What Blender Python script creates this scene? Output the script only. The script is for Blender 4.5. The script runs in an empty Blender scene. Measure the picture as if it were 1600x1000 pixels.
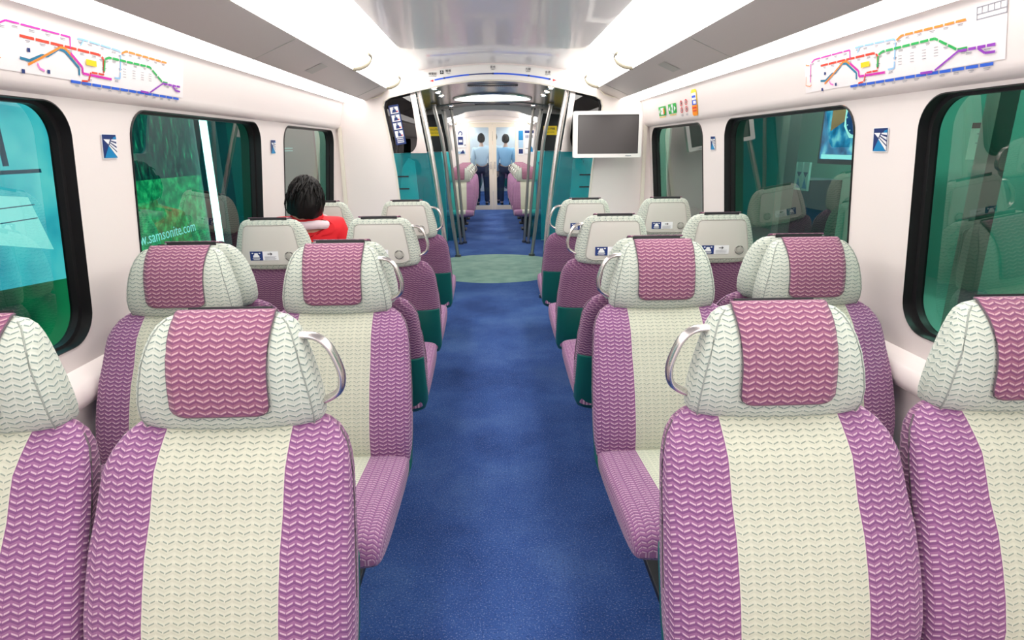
import bpy, bmesh, math, random
from mathutils import Vector, Matrix, Euler, noise
from mathutils.geometry import tessellate_polygon
C = bpy.context.scene.collection
R = math.radians
random.seed(4)

# ------------------------------------------------------------------ scene, camera
sc = bpy.context.scene
FPX = 930.0
CAM = Vector((-0.025, 0.0, 1.42))
PITCH = math.atan(270/FPX); YAW = math.atan(30/FPX*math.cos(PITCH))
cd = bpy.data.cameras.new('camera'); cam = bpy.data.objects.new('camera', cd); C.objects.link(cam)
cam.location = CAM; cam.rotation_euler = (Euler((math.pi/2-PITCH, 0, -YAW)).to_matrix() @ Matrix.Rotation(R(-.5), 3, 'Z')).to_euler()
cd.sensor_width = 36; cd.lens = 36*FPX/1600; cd.clip_start = .02; cd.clip_end = 200
sc.camera = cam
sc.view_settings.view_transform = 'Standard'; sc.view_settings.look = 'None'
sc.view_settings.gamma = 1; sc.view_settings.use_curve_mapping = False
sc.view_settings.exposure = 0.55
CR = cam.rotation_euler.to_matrix()
def ray(px, py): return CR @ Vector(((px-800)/FPX, -(py-500)/FPX, -1))
def hit(px, py, p0, n):                     # where the sight line through a pixel meets a real plane
    d = ray(px, py); n = Vector(n); t = (Vector(p0)-CAM).dot(n)/d.dot(n)
    return CAM + d*t

# ------------------------------------------------------------------ helpers
def lin(c): return tuple(((v/255)/12.92 if v/255 <= .04045 else ((v/255+.055)/1.055)**2.4) for v in c)+(1,)
def tag(o, label=None, cat=None, group=None, kind=None):
    if label: o['label'] = label
    if cat: o['category'] = cat
    if group: o['group'] = group
    if kind: o['kind'] = kind
    return o
def empty(name, loc, rz=0, label=None, cat=None, group=None):
    o = bpy.data.objects.new(name, None); C.objects.link(o); o.location = loc; o.rotation_euler.z = rz
    o.empty_display_size = .1
    return tag(o, label, cat, group)
class MB:
    def __init__(s): s.v = []; s.f = []; s.uv = []; s.mi = []; s.m = 0
    def face(s, idx, uvs=None): s.f.append(tuple(idx)); s.uv.append(uvs); s.mi.append(s.m)
    def poly(s, pts):
        b = len(s.v); s.v += [tuple(p) for p in pts]; s.face(range(b, b+len(pts))); return s
    def grid(s, rows, uvs=None, close=False):
        b = len(s.v); n = len(rows[0])
        for r in rows: s.v += [tuple(p) for p in r]
        for i in range(len(rows)-1):
            for j in range(n if close else n-1):
                k = (j+1) % n
                u = None
                if uvs: u = (uvs[i][j], uvs[i][j+1], uvs[i+1][j+1], uvs[i+1][j])
                s.face((b+i*n+j, b+i*n+k, b+(i+1)*n+k, b+(i+1)*n+j), u)
        return b
    def box(s, c, d, rot=None):
        hx, hy, hz = d[0]/2, d[1]/2, d[2]/2; b = len(s.v)
        for x, y, z in ((-1,-1,-1),(1,-1,-1),(1,1,-1),(-1,1,-1),(-1,-1,1),(1,-1,1),(1,1,1),(-1,1,1)):
            p = Vector((x*hx, y*hy, z*hz))
            if rot is not None: p = rot @ p
            s.v.append(tuple(p+Vector(c)))
        for q in ((0,3,2,1),(4,5,6,7),(0,1,5,4),(1,2,6,5),(2,3,7,6),(3,0,4,7)): s.face([b+i for i in q])
        return s
    def tube(s, pts, r, n=10, ry=None, bn=None, cap=True):
        pts = [Vector(p) for p in pts]; rows = []
        for i, p in enumerate(pts):
            t = (pts[min(i+1, len(pts)-1)]-pts[max(i-1, 0)]).normalized()
            up = Vector(bn) if bn else (Vector((0,0,1)) if abs(t.z) < .9 else Vector((0,1,0)))
            a = t.cross(up).normalized(); b_ = a.cross(t).normalized()
            ri = r[i] if isinstance(r, (list, tuple)) else r
            rr = ry if ry else ri
            rows.append([p + a*ri*math.cos(2*math.pi*k/n) + b_*rr*math.sin(2*math.pi*k/n) for k in range(n)])
        b = s.grid(rows, close=True)
        if cap:
            s.face(list(range(b+n-1, b-1, -1))); e = b+(len(rows)-1)*n; s.face(list(range(e, e+n)))
        return s
    def build(s, name, mats, parent=None, smooth=True, auto=40, weld=False):
        me = bpy.data.meshes.new(name); me.from_pydata(s.v, [], s.f)
        if not isinstance(mats, (list, tuple)): mats = [mats]
        for m in mats: me.materials.append(m)
        if any(u for u in s.uv):
            l = me.uv_layers.new(name='UVMap')
            for p, u in zip(me.polygons, s.uv):
                if u:
                    for li, q in zip(p.loop_indices, u): l.data[li].uv = q
        for p, mi in zip(me.polygons, s.mi): p.material_index = mi
        bm = bmesh.new(); bm.from_mesh(me)
        if weld: bmesh.ops.remove_doubles(bm, verts=bm.verts, dist=.0002)
        bmesh.ops.recalc_face_normals(bm, faces=bm.faces)
        if smooth:
            for f in bm.faces: f.smooth = True
            for e in bm.edges:
                if len(e.link_faces) == 2 and e.calc_face_angle(0) > R(auto): e.smooth = False
        bm.to_mesh(me); bm.free()
        o = bpy.data.objects.new(name, me); C.objects.link(o); o.parent = parent
        return o
def prism(outer, holes, to3, thick, name, mat, parent=None, smooth=False):
    """2-D outline with holes, tessellated and given thickness along 'thick' vector"""
    loops = [outer]+list(holes)
    tris = tessellate_polygon([[Vector((a, b, 0)) for a, b in l] for l in loops])
    flat = [p for l in loops for p in l]; n = len(flat)
    m = MB(); T = Vector(thick)
    P = [Vector(to3(a, b)) for a, b in flat]
    m.v = [tuple(p) for p in P]+[tuple(p+T) for p in P]
    for t in tris: m.face(t); m.face([i+n for i in reversed(t)])
    k = 0
    for l in loops:
        for i in range(len(l)):
            a, b = k+i, k+(i+1) % len(l); m.face((a, b, b+n, a+n))
        k += len(l)
    return m.build(name, mat, parent, smooth=smooth, auto=30)
def rrect(x0, x1, y0, y1, r, n=8):
    out = []
    for cx, cy, a0 in ((x1-r, y0+r, -90), (x1-r, y1-r, 0), (x0+r, y1-r, 90), (x0+r, y0+r, 180)):
        for i in range(n+1):
            a = R(a0+90*i/n); out.append((cx+r*math.cos(a), cy+r*math.sin(a)))
    return out
def smoothpath(pts, n=6):
    pts = [Vector(p) for p in pts]; out = []
    for i in range(len(pts)-1):
        p0, p1, p2, p3 = pts[max(i-1,0)], pts[i], pts[i+1], pts[min(i+2, len(pts)-1)]
        for k in range(n):
            t = k/n
            out.append(.5*((2*p1)+(-p0+p2)*t+(2*p0-5*p1+4*p2-p3)*t*t+(-p0+3*p1-3*p2+p3)*t**3))
    out.append(pts[-1]); return out
def interp(tab, z):
    if z <= tab[0][0]: return tab[0][1:]
    for a, b in zip(tab, tab[1:]):
        if z <= b[0]:
            t = (z-a[0])/(b[0]-a[0]); return tuple(p+(q-p)*t for p, q in zip(a[1:], b[1:]))
    return tab[-1][1:]
def copy_tree(o, parent=None):
    c = o.copy(); C.objects.link(c); c.parent = parent
    for ch in list(o.children): copy_tree(ch, c)
    return c
def text(body, size, mtx, mat, name, parent, align='CENTER', thick=.0006, sx=1):
    cu = bpy.data.curves.new(name, 'FONT'); cu.body = body; cu.size = size; cu.align_x = align; cu.extrude = thick; cu.resolution_u = 2
    t = bpy.data.objects.new(name, cu); C.objects.link(t)
    dg = bpy.context.evaluated_depsgraph_get(); dg.update()
    me = bpy.data.meshes.new_from_object(t.evaluated_get(dg)); bpy.data.objects.remove(t)
    me.transform(mtx @ Matrix.Diagonal((sx, 1, 1, 1))); me.materials.clear(); me.materials.append(mat); me.name = name
    o = bpy.data.objects.new(name, me); C.objects.link(o); o.parent = parent
    return o
def frame_mtx(origin, xdir, ydir):
    x = Vector(xdir).normalized(); y = Vector(ydir).normalized(); z = x.cross(y)
    m = Matrix.Identity(4)
    for i in range(3): m[i][0] = x[i]; m[i][1] = y[i]; m[i][2] = z[i]; m[i][3] = origin[i]
    return m

# ------------------------------------------------------------------ materials
MT = {}
def mat(name, col, rough=.5, metal=0, emit=0, spec=.5, ecol=None, coat=0):
    m = bpy.data.materials.new(name); m.use_nodes = True
    b = m.node_tree.nodes['Principled BSDF']
    b.inputs['Base Color'].default_value = lin(col); b.inputs['Roughness'].default_value = rough
    b.inputs['Metallic'].default_value = metal; b.inputs['Specular IOR Level'].default_value = spec
    b.inputs['Coat Weight'].default_value = coat
    if emit:
        b.inputs['Emission Color'].default_value = lin(ecol or col); b.inputs['Emission Strength'].default_value = emit
    MT[name] = m; return m
class NT:
    def __init__(s, m): s.t = m.node_tree; s.n = s.t.nodes; s.b = s.n.get('Principled BSDF')
    def new(s, ty, **k):
        x = s.n.new(ty)
        for a, b in k.items(): setattr(x, a, b)
        return x
    def link(s, a, b): s.t.links.new(a, b)
    def m(s, op, *a):
        x = s.new('ShaderNodeMath', operation=op)
        for i, v in enumerate(a):
            if isinstance(v, (int, float)): x.inputs[i].default_value = v
            else: s.link(v, x.inputs[i])
        return x.outputs[0]
    def mix(s, f, a, b):
        x = s.new('ShaderNodeMix', data_type='RGBA')
        for sock, v in ((x.inputs[0], f), (x.inputs[6], a), (x.inputs[7], b)):
            if isinstance(v, (tuple, int, float)): sock.default_value = v
            else: s.link(v, sock)
        return x.outputs[2]
    def noise(s, scale, detail=3, vec=None, rough=.5):
        x = s.new('ShaderNodeTexNoise'); x.inputs['Scale'].default_value = scale; x.inputs['Detail'].default_value = detail
        x.inputs['Roughness'].default_value = rough
        if vec is None:
            tc = s.new('ShaderNodeTexCoord'); vec = tc.outputs['Object']
        s.link(vec, x.inputs['Vector']); return x.outputs['Fac']
    def ramp(s, f, stops):
        x = s.new('ShaderNodeValToRGB'); e = x.color_ramp.elements
        while len(e) < len(stops): e.new(.5)
        for i, (p, c) in enumerate(stops): e[i].position = p; e[i].color = c
        s.link(f, x.inputs[0]); return x.outputs[0]
    def bump(s, h, dist, strength=1):
        x = s.new('ShaderNodeBump'); x.inputs['Distance'].default_value = dist; x.inputs['Strength'].default_value = strength
        s.link(h, x.inputs['Height']); s.link(x.outputs[0], s.b.inputs['Normal'])
def fabric(name, ground, dark, thread, lw, gap):
    m = mat(name, ground, .85, spec=.25); N = NT(m)
    uv = N.new('ShaderNodeUVMap'); sp = N.new('ShaderNodeSeparateXYZ'); N.link(uv.outputs[0], sp.inputs[0])
    wob = N.noise(9, 2)
    a = N.m('MULTIPLY', sp.outputs[0], 1/.029)
    t = N.m('MULTIPLY', N.m('PINGPONG', a, .5), 2)
    vv = N.m('DIVIDE', N.m('SUBTRACT', sp.outputs[1], N.m('MULTIPLY', t, .0068)), .0137)
    fr = N.m('FRACT', vv)
    d = N.m('ABSOLUTE', N.m('SUBTRACT', fr, .5))
    ln = N.new('ShaderNodeMapRange'); ln.interpolation_type = 'SMOOTHSTEP'
    N.link(d, ln.inputs[0]); ln.inputs[1].default_value = lw; ln.inputs[2].default_value = lw+.10; ln.inputs[3].default_value = 1; ln.inputs[4].default_value = 0
    par = N.m('FRACT', N.m('MULTIPLY', N.m('FLOOR', N.m('ADD', a, N.m('MULTIPLY', N.m('FLOOR', vv), 1))), .5))
    pk = N.m('GREATER_THAN', t, 1-gap)
    vl = N.m('MULTIPLY', N.m('LESS_THAN', t, gap*.8), N.m('GREATER_THAN', par, .25))
    mask = N.m('SUBTRACT', 1, N.m('MAXIMUM', pk, vl))
    line = N.m('MULTIPLY', ln.outputs[0], mask)
    dk = N.m('MULTIPLY', N.m('LESS_THAN', fr, .42), .75)  # darker half of each row paints the weave's shadow into the cloth
    g2 = N.mix(dk, lin(ground), lin(dark))
    N.link(N.mix(line, g2, lin(thread)), N.b.inputs['Base Color'])
    h = N.m('ADD', N.m('MULTIPLY', ln.outputs[0], mask), N.m('MULTIPLY', N.m('SINE', N.m('MULTIPLY', fr, 6.283)), .35))
    N.bump(h, .0012, .7)
    N.b.inputs['Sheen Weight'].default_value = .15
    return m
PURPLE = fabric('purple zigzag cloth', (150,102,142), (114,68,118), (198,166,184), .08, .17)
PURPLE_BACK = fabric('purple shell cloth', (138,90,128), (98,58,98), (180,144,162), .07, .05)
CREAM = fabric('cream zigzag cloth', (202,204,186), (194,196,178), (142,154,142), .045, .22)
MINT = fabric('pale mint zigzag cloth', (204,210,198), (192,200,187), (128,146,140), .06, .10)
COVER = fabric('mauve zigzag cloth', (150,98,122), (118,66,104), (194,156,164), .08, .14)
mat('piping', (150,158,150), .8); mat('cover edge', (96,84,92), .8)
mat('teal shell', (12,98,88), .42); mat('grey plastic', (205,204,196), .38); mat('grey rim', (176,176,168), .4)
mat('dark plastic', (34,36,40), .5); mat('label blue', (20,52,118), .4); mat('label white', (240,242,244), .5); mat('ink', (24,28,36), .6)
mat('ink grey', (150,152,160), .6)
mat('steel', (222,216,212), .27, 1); mat('brushed steel', (176,170,166), .3, 1); mat('alloy dark', (120,118,118), .35, 1)
mat('wall', (243,235,231), .35, coat=.15); mat('ceiling gloss', (236,232,231), .26, coat=.4); mat('cream trim', (240,234,218), .4)
mat('grey panel', (204,195,189), .42); mat('black rubber', (14,14,16), .45)
mat('diffuser', (255,253,248), .5, emit=5.0, ecol=(255,251,246))
mat('slot diffuser', (255,252,248), .5, emit=2.6, ecol=(255,248,244))
mat('lip', (120,114,98), .6)
mat('white frame', (240,238,234), .35); mat('screen', (70,66,66), .28)
mat('yellow', (250,214,20), .4); mat('orange', (252,150,12), .4); mat('red', (226,34,40), .45); mat('green sign', (20,176,62), .45)
mat('map blue', (36,96,214), .5); mat('map red', (226,62,36), .5); mat('map orange', (246,140,40), .5); mat('map teal', (24,122,160), .5)
mat('map magenta', (214,36,176), .5); mat('map pink', (240,130,210), .5); mat('map light blue', (150,200,240), .5); mat('map green', (28,176,84), .5)
mat('map purple', (150,60,190), .5); mat('map paper', (246,240,240), .4); mat('line blue', (24,90,230), .4)
mat('emblem navy', (14,44,110), .35); mat('emblem blue', (0,132,190), .35)
mat('skin', (224,172,146), .55); mat('hair', (11,8,7), .55, spec=.22); mat('red cloth', (222,20,34), .7); mat('pink cloth', (226,206,212), .8)
mat('navy cloth', (26,34,60), .8); mat('white cloth', (232,236,240), .8); mat('pale blue cloth', (170,205,230), .8); mat('shoe', (30,30,32), .5)
mat('downlight', (255,252,240), .5, emit=12)
mat('door cream', (236,226,208), .35)

def carpet():
    m = mat('carpet', (44,72,130), .95, spec=.1); N = NT(m)
    tc = N.new('ShaderNodeTexCoord'); o = tc.outputs['Object']
    spk = N.noise(170, 2, o, .7); sp2 = N.noise(110, 2, o, .6); big = N.noise(1.6, 4, o, .6)
    base = N.ramp(big, [(.32, lin((42,68,124))), (.5, lin((56,86,146))), (.68, lin((74,104,160)))])
    c = N.mix(N.m('MULTIPLY', N.m('GREATER_THAN', spk, .6), .40), base, lin((150,160,196)))
    c = N.mix(N.m('MULTIPLY', N.m('GREATER_THAN', sp2, .60), .35), c, lin((30,44,92)))
    N.link(c, N.b.inputs['Base Color']); N.bump(spk, .002, .6); return m
CARPET = carpet()
def inlay():
    m = mat('green inlay', (132,164,152), .8, spec=.2); N = NT(m)
    f = N.noise(5, 5); s = N.noise(260, 2)
    c = N.ramp(f, [(.3, lin((112,146,136))), (.7, lin((150,178,164)))])
    N.link(N.mix(N.m('MULTIPLY', N.m('GREATER_THAN', s, .58), .3), c, lin((190,206,194))), N.b.inputs['Base Color']); return m
INLAY = inlay()
def brushed(name, c0, c1, rough):
    m = mat(name, c0, rough, 1); N = NT(m)
    tc = N.new('ShaderNodeTexCoord'); mp = N.new('ShaderNodeMapping'); N.link(tc.outputs['Object'], mp.inputs[0]); mp.inputs['Scale'].default_value = (2, 40, 1)
    f = N.noise(3, 3, mp.outputs[0]); N.link(N.mix(f, lin(c0), lin(c1)), N.b.inputs['Base Color']); return m
METALCEIL = brushed('metal ceiling', (196,186,176), (164,156,150), .22)
def glass(name, tint, ior=1.5, gl=1.0, rough=0.0, diffuse_lift=0.0, dcol=(200,220,215)):
    m = bpy.data.materials.new(name); m.use_nodes = True; t = m.node_tree; n = t.nodes; n.clear()
    out = n.new('ShaderNodeOutputMaterial'); tr = n.new('ShaderNodeBsdfTransparent'); tr.inputs[0].default_value = lin(tint)
    g = n.new('ShaderNodeBsdfGlossy'); g.inputs['Roughness'].default_value = rough; g.inputs[0].default_value = (1,1,1,1)
    fr = n.new('ShaderNodeFresnel'); fr.inputs[0].default_value = ior
    mu = n.new('ShaderNodeMath'); mu.operation = 'MULTIPLY'; mu.inputs[1].default_value = gl; mu.use_clamp = True
    mx = n.new('ShaderNodeMixShader'); L = t.links.new
    ge = n.new('ShaderNodeNewGeometry'); iv = n.new('ShaderNodeMath'); iv.operation = 'SUBTRACT'; iv.inputs[0].default_value = 1; m3 = n.new('ShaderNodeMath'); m3.operation = 'MULTIPLY'
    L(ge.outputs['Backfacing'], iv.inputs[1]); L(mu.outputs[0], m3.inputs[0]); L(iv.outputs[0], m3.inputs[1])
    L(fr.outputs[0], mu.inputs[0]); L(m3.outputs[0], mx.inputs[0]); L(tr.outputs[0], mx.inputs[1]); L(g.outputs[0], mx.inputs[2])
    last = mx.outputs[0]
    if diffuse_lift:
        df = n.new('ShaderNodeBsdfDiffuse'); df.inputs[0].default_value = lin(dcol); m2 = n.new('ShaderNodeMixShader'); m2.inputs[0].default_value = diffuse_lift
        L(last, m2.inputs[1]); L(df.outputs[0], m2.inputs[2]); last = m2.outputs[0]
    L(last, out.inputs[0]); MT[name] = m; return m
WGLASS = glass('window glass', (196,232,222), 1.7, 1.3)
TEALGLASS = glass('teal glass', (140,230,234), 1.5, 1.0, diffuse_lift=.09, dcol=(90,200,205))  # teal diffuse share mixed in so the panes look brighter
DARKGLASS = glass('dark glass', (38,40,44), 1.6, 1.2)
DOORGLASS = glass('blue door glass', (222,238,247), 1.5, .8)

# ------------------------------------------------------------------ seat
def yrear(z): return -.15+.36*(z-.32)
def _t(rows): return [(z, w, yf+(.40 if z > .84 and len(rows) > 12 and False else .42)*(yr-yf), .42*(yr-yf), .58*(yr-yf)) for z, w, yf, yr in rows]
BACK = _t([(.34,.232,-.21,-.15),(.36,.255,-.242,-.137),(.42,.262,-.254,-.114),(.48,.265,-.250,-.092),(.54,.2655,-.233,-.071),(.60,.2645,-.210,-.049),(.66,.262,-.183,-.028),(.72,.258,-.144,-.006),(.77,.254,-.120,.016),
        (.80,.249,-.104,.026),(.825,.240,-.078,.032),(.848,.224,-.050,.032),(.864,.202,-.028,.030),(.876,.170,-.010,.025),(.880,.125,.002,.020)])
HEAD = _t([(.853,.163,-.010,.046),(.858,.177,-.024,.060),(.869,.187,-.039,.070),(.888,.190,-.051,.073),(.92,.188,-.057,.073),(.96,.181,-.055,.072),(1.00,.171,-.049,.071),
        (1.03,.162,-.036,.069),(1.055,.152,-.020,.066),(1.073,.141,-.003,.062),(1.085,.126,.012,.055),(1.092,.100,.028,.045)])
CW = .130
def xs_row(w, c, K=8, J=6):
    c = min(c, .82*w); out = []
    for i in range(K): out.append(-(c+(w-c)*math.cos(i/K*math.pi/2)**.7))
    for j in range(J+1): out.append(-c+2*c*j/J)
    out += [-x for x in out[:K]][::-1]
    return out
def selipse(x, w, n): return max(0, 1-abs(x/w)**n)**(1/n)
def torso_slices(tab, c, n=3.6, sag=0, bulge=0):
    rows = []
    for z, w, y_, tf, tb in tab:
        xs = xs_row(w, c); r = []
        sg = sag*max(0, min(1, (.93-z)/.08))
        for x in xs: r.append((x, y_-tf*selipse(x, w, n), z-sg*(1-(x/w)**2)))
        for x in xs[-2:0:-1]: r.append((x, y_+tb*selipse(x, w, n), z-sg*(1-(x/w)**2)))
        rows.append(r)
    return rows
def uvgrid(rows, c0):
    """arc-length uv (metres); c0 = column that carries x = 0"""
    n = len(rows[0]); out = []; v = 0
    for i, r in enumerate(rows):
        if i: v += (Vector(rows[i][c0])-Vector(rows[i-1][c0])).length
        L = [0]
        for j in range(n): L.append(L[-1]+(Vector(r[(j+1) % n])-Vector(r[j])).length)
        out.append([(l-L[c0], v) for l in L])
    return out
K, J = 8, 6
NC = 2*K+J+1                    # columns of the front side
def sub_grid(mb, rows, uv, j0, j1):
    n = len(rows[0]); b = len(mb.v); w = j1-j0+1
    for r in rows: mb.v += [r[j % n] for j in range(j0, j1+1)]
    for i in range(len(rows)-1):
        for j in range(w-1):
            a = b+i*w+j
            mb.face((a, a+1, a+w+1, a+w), (uv[i][j0+j], uv[i][j0+j+1], uv[i+1][j0+j+1], uv[i+1][j0+j]))
def capface(mb, row, uvrow, flip=False):
    b = len(mb.v); mb.v += list(row); mb.face(list(range(b, b+len(row))), [(p[0], p[1]) for p in row])
def head_front(x, z, off=0):
    w, y_, tf, tb = interp(HEAD, z); return y_-tf*selipse(min(abs(x), .98*w), w, 3.6)-off
def head_rear(x, z, off=0):
    w, y_, tf, tb = interp(HEAD, z); return y_+tb*selipse(min(abs(x), .98*w), w, 3.6)+off

def make_seat(handle):
    root = empty('train_seat', (0,0,0))
    rows = torso_slices(BACK, CW); n = len(rows[0]); uv = uvgrid(rows, K+J//2)
    # backrest: purple flanks and back; centre_panel: the cream strip
    m = MB(); sub_grid(m, rows, uv, 0, K); sub_grid(m, rows, uv, K+J, NC-1)
    m.build('backrest', PURPLE, root)
    back = bpy.context.scene.collection.objects['backrest'] if False else root.children[-1]
    p = MB(); sub_grid(p, rows, uv, K, K+J); p.build('centre_panel', CREAM, back)
    s = MB(); sub_grid(s, rows, uv, NC-1, n); capface(s, rows[-1], None); s.build('rear_cover', PURPLE_BACK, back)
    # piping between the front cushion and the rear cover
    for sgn in (-1, 1):
        pass
    for sgn in (-1, 1):
        pp = MB(); pp.tube([(sgn*(w+.0002), y_, z) for z, w, y_, tf, tb in BACK[4:12]], .0022, 6)
        pp.build('piping', MT['cover edge'], back)
    # teal lower shell
    SH = [(z, w, yrear(z)-.075, .02, .075+e) for z, w, e in ((.300,.180,-.03),(.305,.222,-.010),(.32,.248,.002),(.35,.259,.008),(.45,.2625,.009),(.575,.2625,.009),(.588,.262,.008),(.590,.256,.003))]
    r2 = torso_slices(SH, CW, 4.5); t = MB(); t.grid(r2, close=True); t.poly(r2[0]); t.poly(r2[-1])
    t.build('lower_shell', MT['teal shell'], root)
    # headrest
    hr = torso_slices(HEAD, .098, sag=.010); huv = uvgrid(hr, K+J//2)
    h = MB(); sub_grid(h, hr, huv, 0, len(hr[0])); capface(h, hr[-1], None); capface(h, hr[0], None)
    head = h.build('headrest', MINT, root)
    for sgn in (-1, 1):
        sp = MB(); sp.tube([(sgn*w*.93, y_-tf*selipse(.93,1,3.6)-.0003, z-(.004 if z < .87 else 0)) for z, w, y_, tf, tb in HEAD[1:11]], .0018, 6)
        sp.build('piping', MT['piping'], head)
    sm = MB(); lo = [q for q in hr[0][:NC]]
    sm.tube([(x, y+.001, z+.001) for x, y, z in lo], .0022, 6); sm.build('hem', MT['cover edge'], head)
    # purple head cover hanging over the headrest
    path = [('f', z, hw) for z, hw in ((.899,.070),(.902,.084),(.909,.0935),(.920,.098),(.93,.098),(.96,.098),(.99,.098),(1.02,.099),(1.045,.100),(1.065,.101),(1.08,.102),(1.087,.102))]
    path += [('t', a, .102) for a in (.2,.4,.55)]
    cr = []; cuv = []; v = 0; prev = None
    for side, z, hw in path:
        row = []
        for i in range(13):
            x = -hw+2*hw*i/12
            if side == 'f': q = (x, head_front(x, z, .006), z)
            elif side == 'b': q = (x, head_rear(x, z, .004), z+.003)
            else:
                a = head_front(x, 1.087, .006); b = head_rear(x, 1.087, .004); q = (x, a+(b-a)*z, 1.090+.0075*math.sin(math.pi*z))
            row.append(q)
        if prev: v += (Vector(row[6])-Vector(prev)).length
        prev = row[6]; cr.append(row); cuv.append([(q[0], v) for q in row])
    c = MB(); c.grid(cr, cuv); o = c.build('head_cover', COVER, root)
    sol = o.modifiers.new('thickness', 'SOLIDIFY'); sol.thickness = .005; sol.offset = 0
    e = MB(); e.tube([Vector(r[0]) for r in cr[::-1]]+[Vector(q) for q in cr[0][1:-1]]+[Vector(r[-1]) for r in cr], .0024, 6)
    e.build('binding', MT['cover edge'], o)
    st = MB(); st.tube([(x, .050, 1.0945-.10*abs(x)**2.2) for x in [-.088+.176*i/10 for i in range(11)]], .0013, 8, ry=.007)
    st.build('fastening_strip', MT['dark plastic'], root)
    # grey plastic back panel of the headrest
    PB = [(.874,.105),(.880,.128),(.888,.140),(.90,.143),(.94,.138),(.99,.130),(1.035,.122),(1.052,.118),(1.061,.110),(1.065,.098)]
    g = MB(); gr = []
    def bar(z, hw, off): return [(-hw+2*hw*i/16, head_rear(-hw+2*hw*i/16, z, off), z) for i in range(17)]
    for z, hw in PB: gr.append(bar(z, hw, .006))
    g.grid(gr)
    rim = [r[0] for r in gr]+gr[-1][1:-1]+[r[-1] for r in gr[::-1]]+gr[0][1:-1][::-1]
    rin = [(x, y-.012, z) for x, y, z in rim]
    g.grid([rim, rin], close=True)
    bp = g.build('back_panel', MT['grey plastic'], root, auto=60)
    rm = MB(); rm.tube([Vector(q) for q in rim+rim[:1]], .003, 6); rm.build('panel_rim', MT['grey rim'], bp)
    # instruction label (rear view: right is -x)
    lb = MB()
    def rq(r0, r1, z0, z1, off, mi, sh=None):
        lb.m = mi
        pts = sh or [(r0, z0), (r1, z0), (r1, z1), (r0, z1)]
        lb.poly([(-r, head_rear(-r, z, off), z) for r, z in pts])
    rq(-.098,-.036,.896,.940,.0085,0); rq(-.036,.040,.896,.940,.0085,1)
    rq(0,0,0,0,.0105,1,[(-.083,.911),(-.051,.911),(-.053,.921),(-.058,.924),(-.059,.932),(-.075,.932),(-.076,.924),(-.081,.921)])
    rq(-.086,-.048,.9045,.9070,.0105,1); rq(-.082,-.052,.8995,.9015,.0105,1); rq(-.088,-.080,.929,.934,.0105,1); rq(-.054,-.046,.929,.934,.0105,1)
    rq(-.012,.010,.9255,.9290,.0105,2); rq(0,0,0,0,.0105,2,[(.004,.934),(.012,.9272),(.004,.9205),(.001,.9205),(.007,.9272),(.001,.934)])
    for k, zz in enumerate((.914,.9095,.905,.9005)): rq(-.028,.030-.006*(k % 2),zz,zz+.0014,.0105,3)
    lb.build('instruction_label', [MT['label blue'], MT['label white'], MT['ink'], MT['ink grey']], bp, smooth=False)
    kn = MB(); kc = Vector((-.093, head_rear(.093, .915, .007), .915)); nn = 0
    def ring(r, d): return [kc+Vector((r*math.cos(2*math.pi*i/28), d, r*math.sin(2*math.pi*i/28))) for i in range(28)]
    kn.grid([ring(.024,-.004), ring(.024,.002), ring(.021,.003), ring(.019,.001), ring(.013,.001), ring(.0125,.004), ring(.010,.005), ring(.001,.004)], close=True)
    ko = kn.build('coat_hook_knob', MT['grey rim'], bp)
    ka = MB()
    for a0, a1 in ((30, 80), (110, 150), (200, 340)):
        ka.tube([kc+Vector((.0205*math.cos(R(-a)), .004, .0205*math.sin(R(a)))) for a in range(a0, a1, 8)], .0012, 5)
    ka.build('knob_marks', MT['ink'], bp)
    # seat cushion: slices along y
    CU = [(-.14,.375,.335,.235),(-.17,.400,.325,.250),(-.26,.418,.322,.2555),(-.35,.426,.324,.257),(-.46,.436,.328,.257),(-.57,.448,.334,.257),(-.66,.458,.342,.2565),(-.71,.457,.350,.255),
          (-.742,.446,.358,.252),(-.760,.427,.368,.247),(-.768,.402,.382,.238)]
    crw = []
    for y, zt, zb, w in CU:
        xs = xs_row(w, CW); zm = (zt+zb)/2; ht = zt-zm; hb = zm-zb
        crw.append([(x, y, zm+ht*selipse(x, w, 5)) for x in xs]+[(x, y, zm-hb*selipse(x, w, 5)) for x in xs[-2:0:-1]])
    cu_uv = uvgrid(crw, K+J//2)
    c1 = MB(); sub_grid(c1, crw, cu_uv, 0, K); sub_grid(c1, crw, cu_uv, K+J, len(crw[0])); capface(c1, crw[-1], None); capface(c1, crw[0], None)
    cush = c1.build('seat_cushion', PURPLE, root)
    c2 = MB(); sub_grid(c2, crw, cu_uv, K, K+J); c2.build('centre_panel', CREAM, cush)
    # pedestal
    pd = MB(); pr = []
    for z, hx, y0, y1 in ((0,.09,-.56,-.26),(.02,.09,-.56,-.26),(.03,.05,-.50,-.32),(.26,.05,-.48,-.30),(.30,.12,-.58,-.22),(.340,.13,-.60,-.22)):
        pr.append([(a, b, z) for a, b in ((-hx,y0),(hx,y0),(hx,y1),(-hx,y1))])
    pd.grid(pr, close=True); pd.poly(pr[0]); pd.poly(pr[-1]); o = pd.build('pedestal', MT['dark plastic'], root, smooth=False)
    bv = o.modifiers.new('bevel', 'BEVEL'); bv.width = .006; bv.segments = 2
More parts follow.
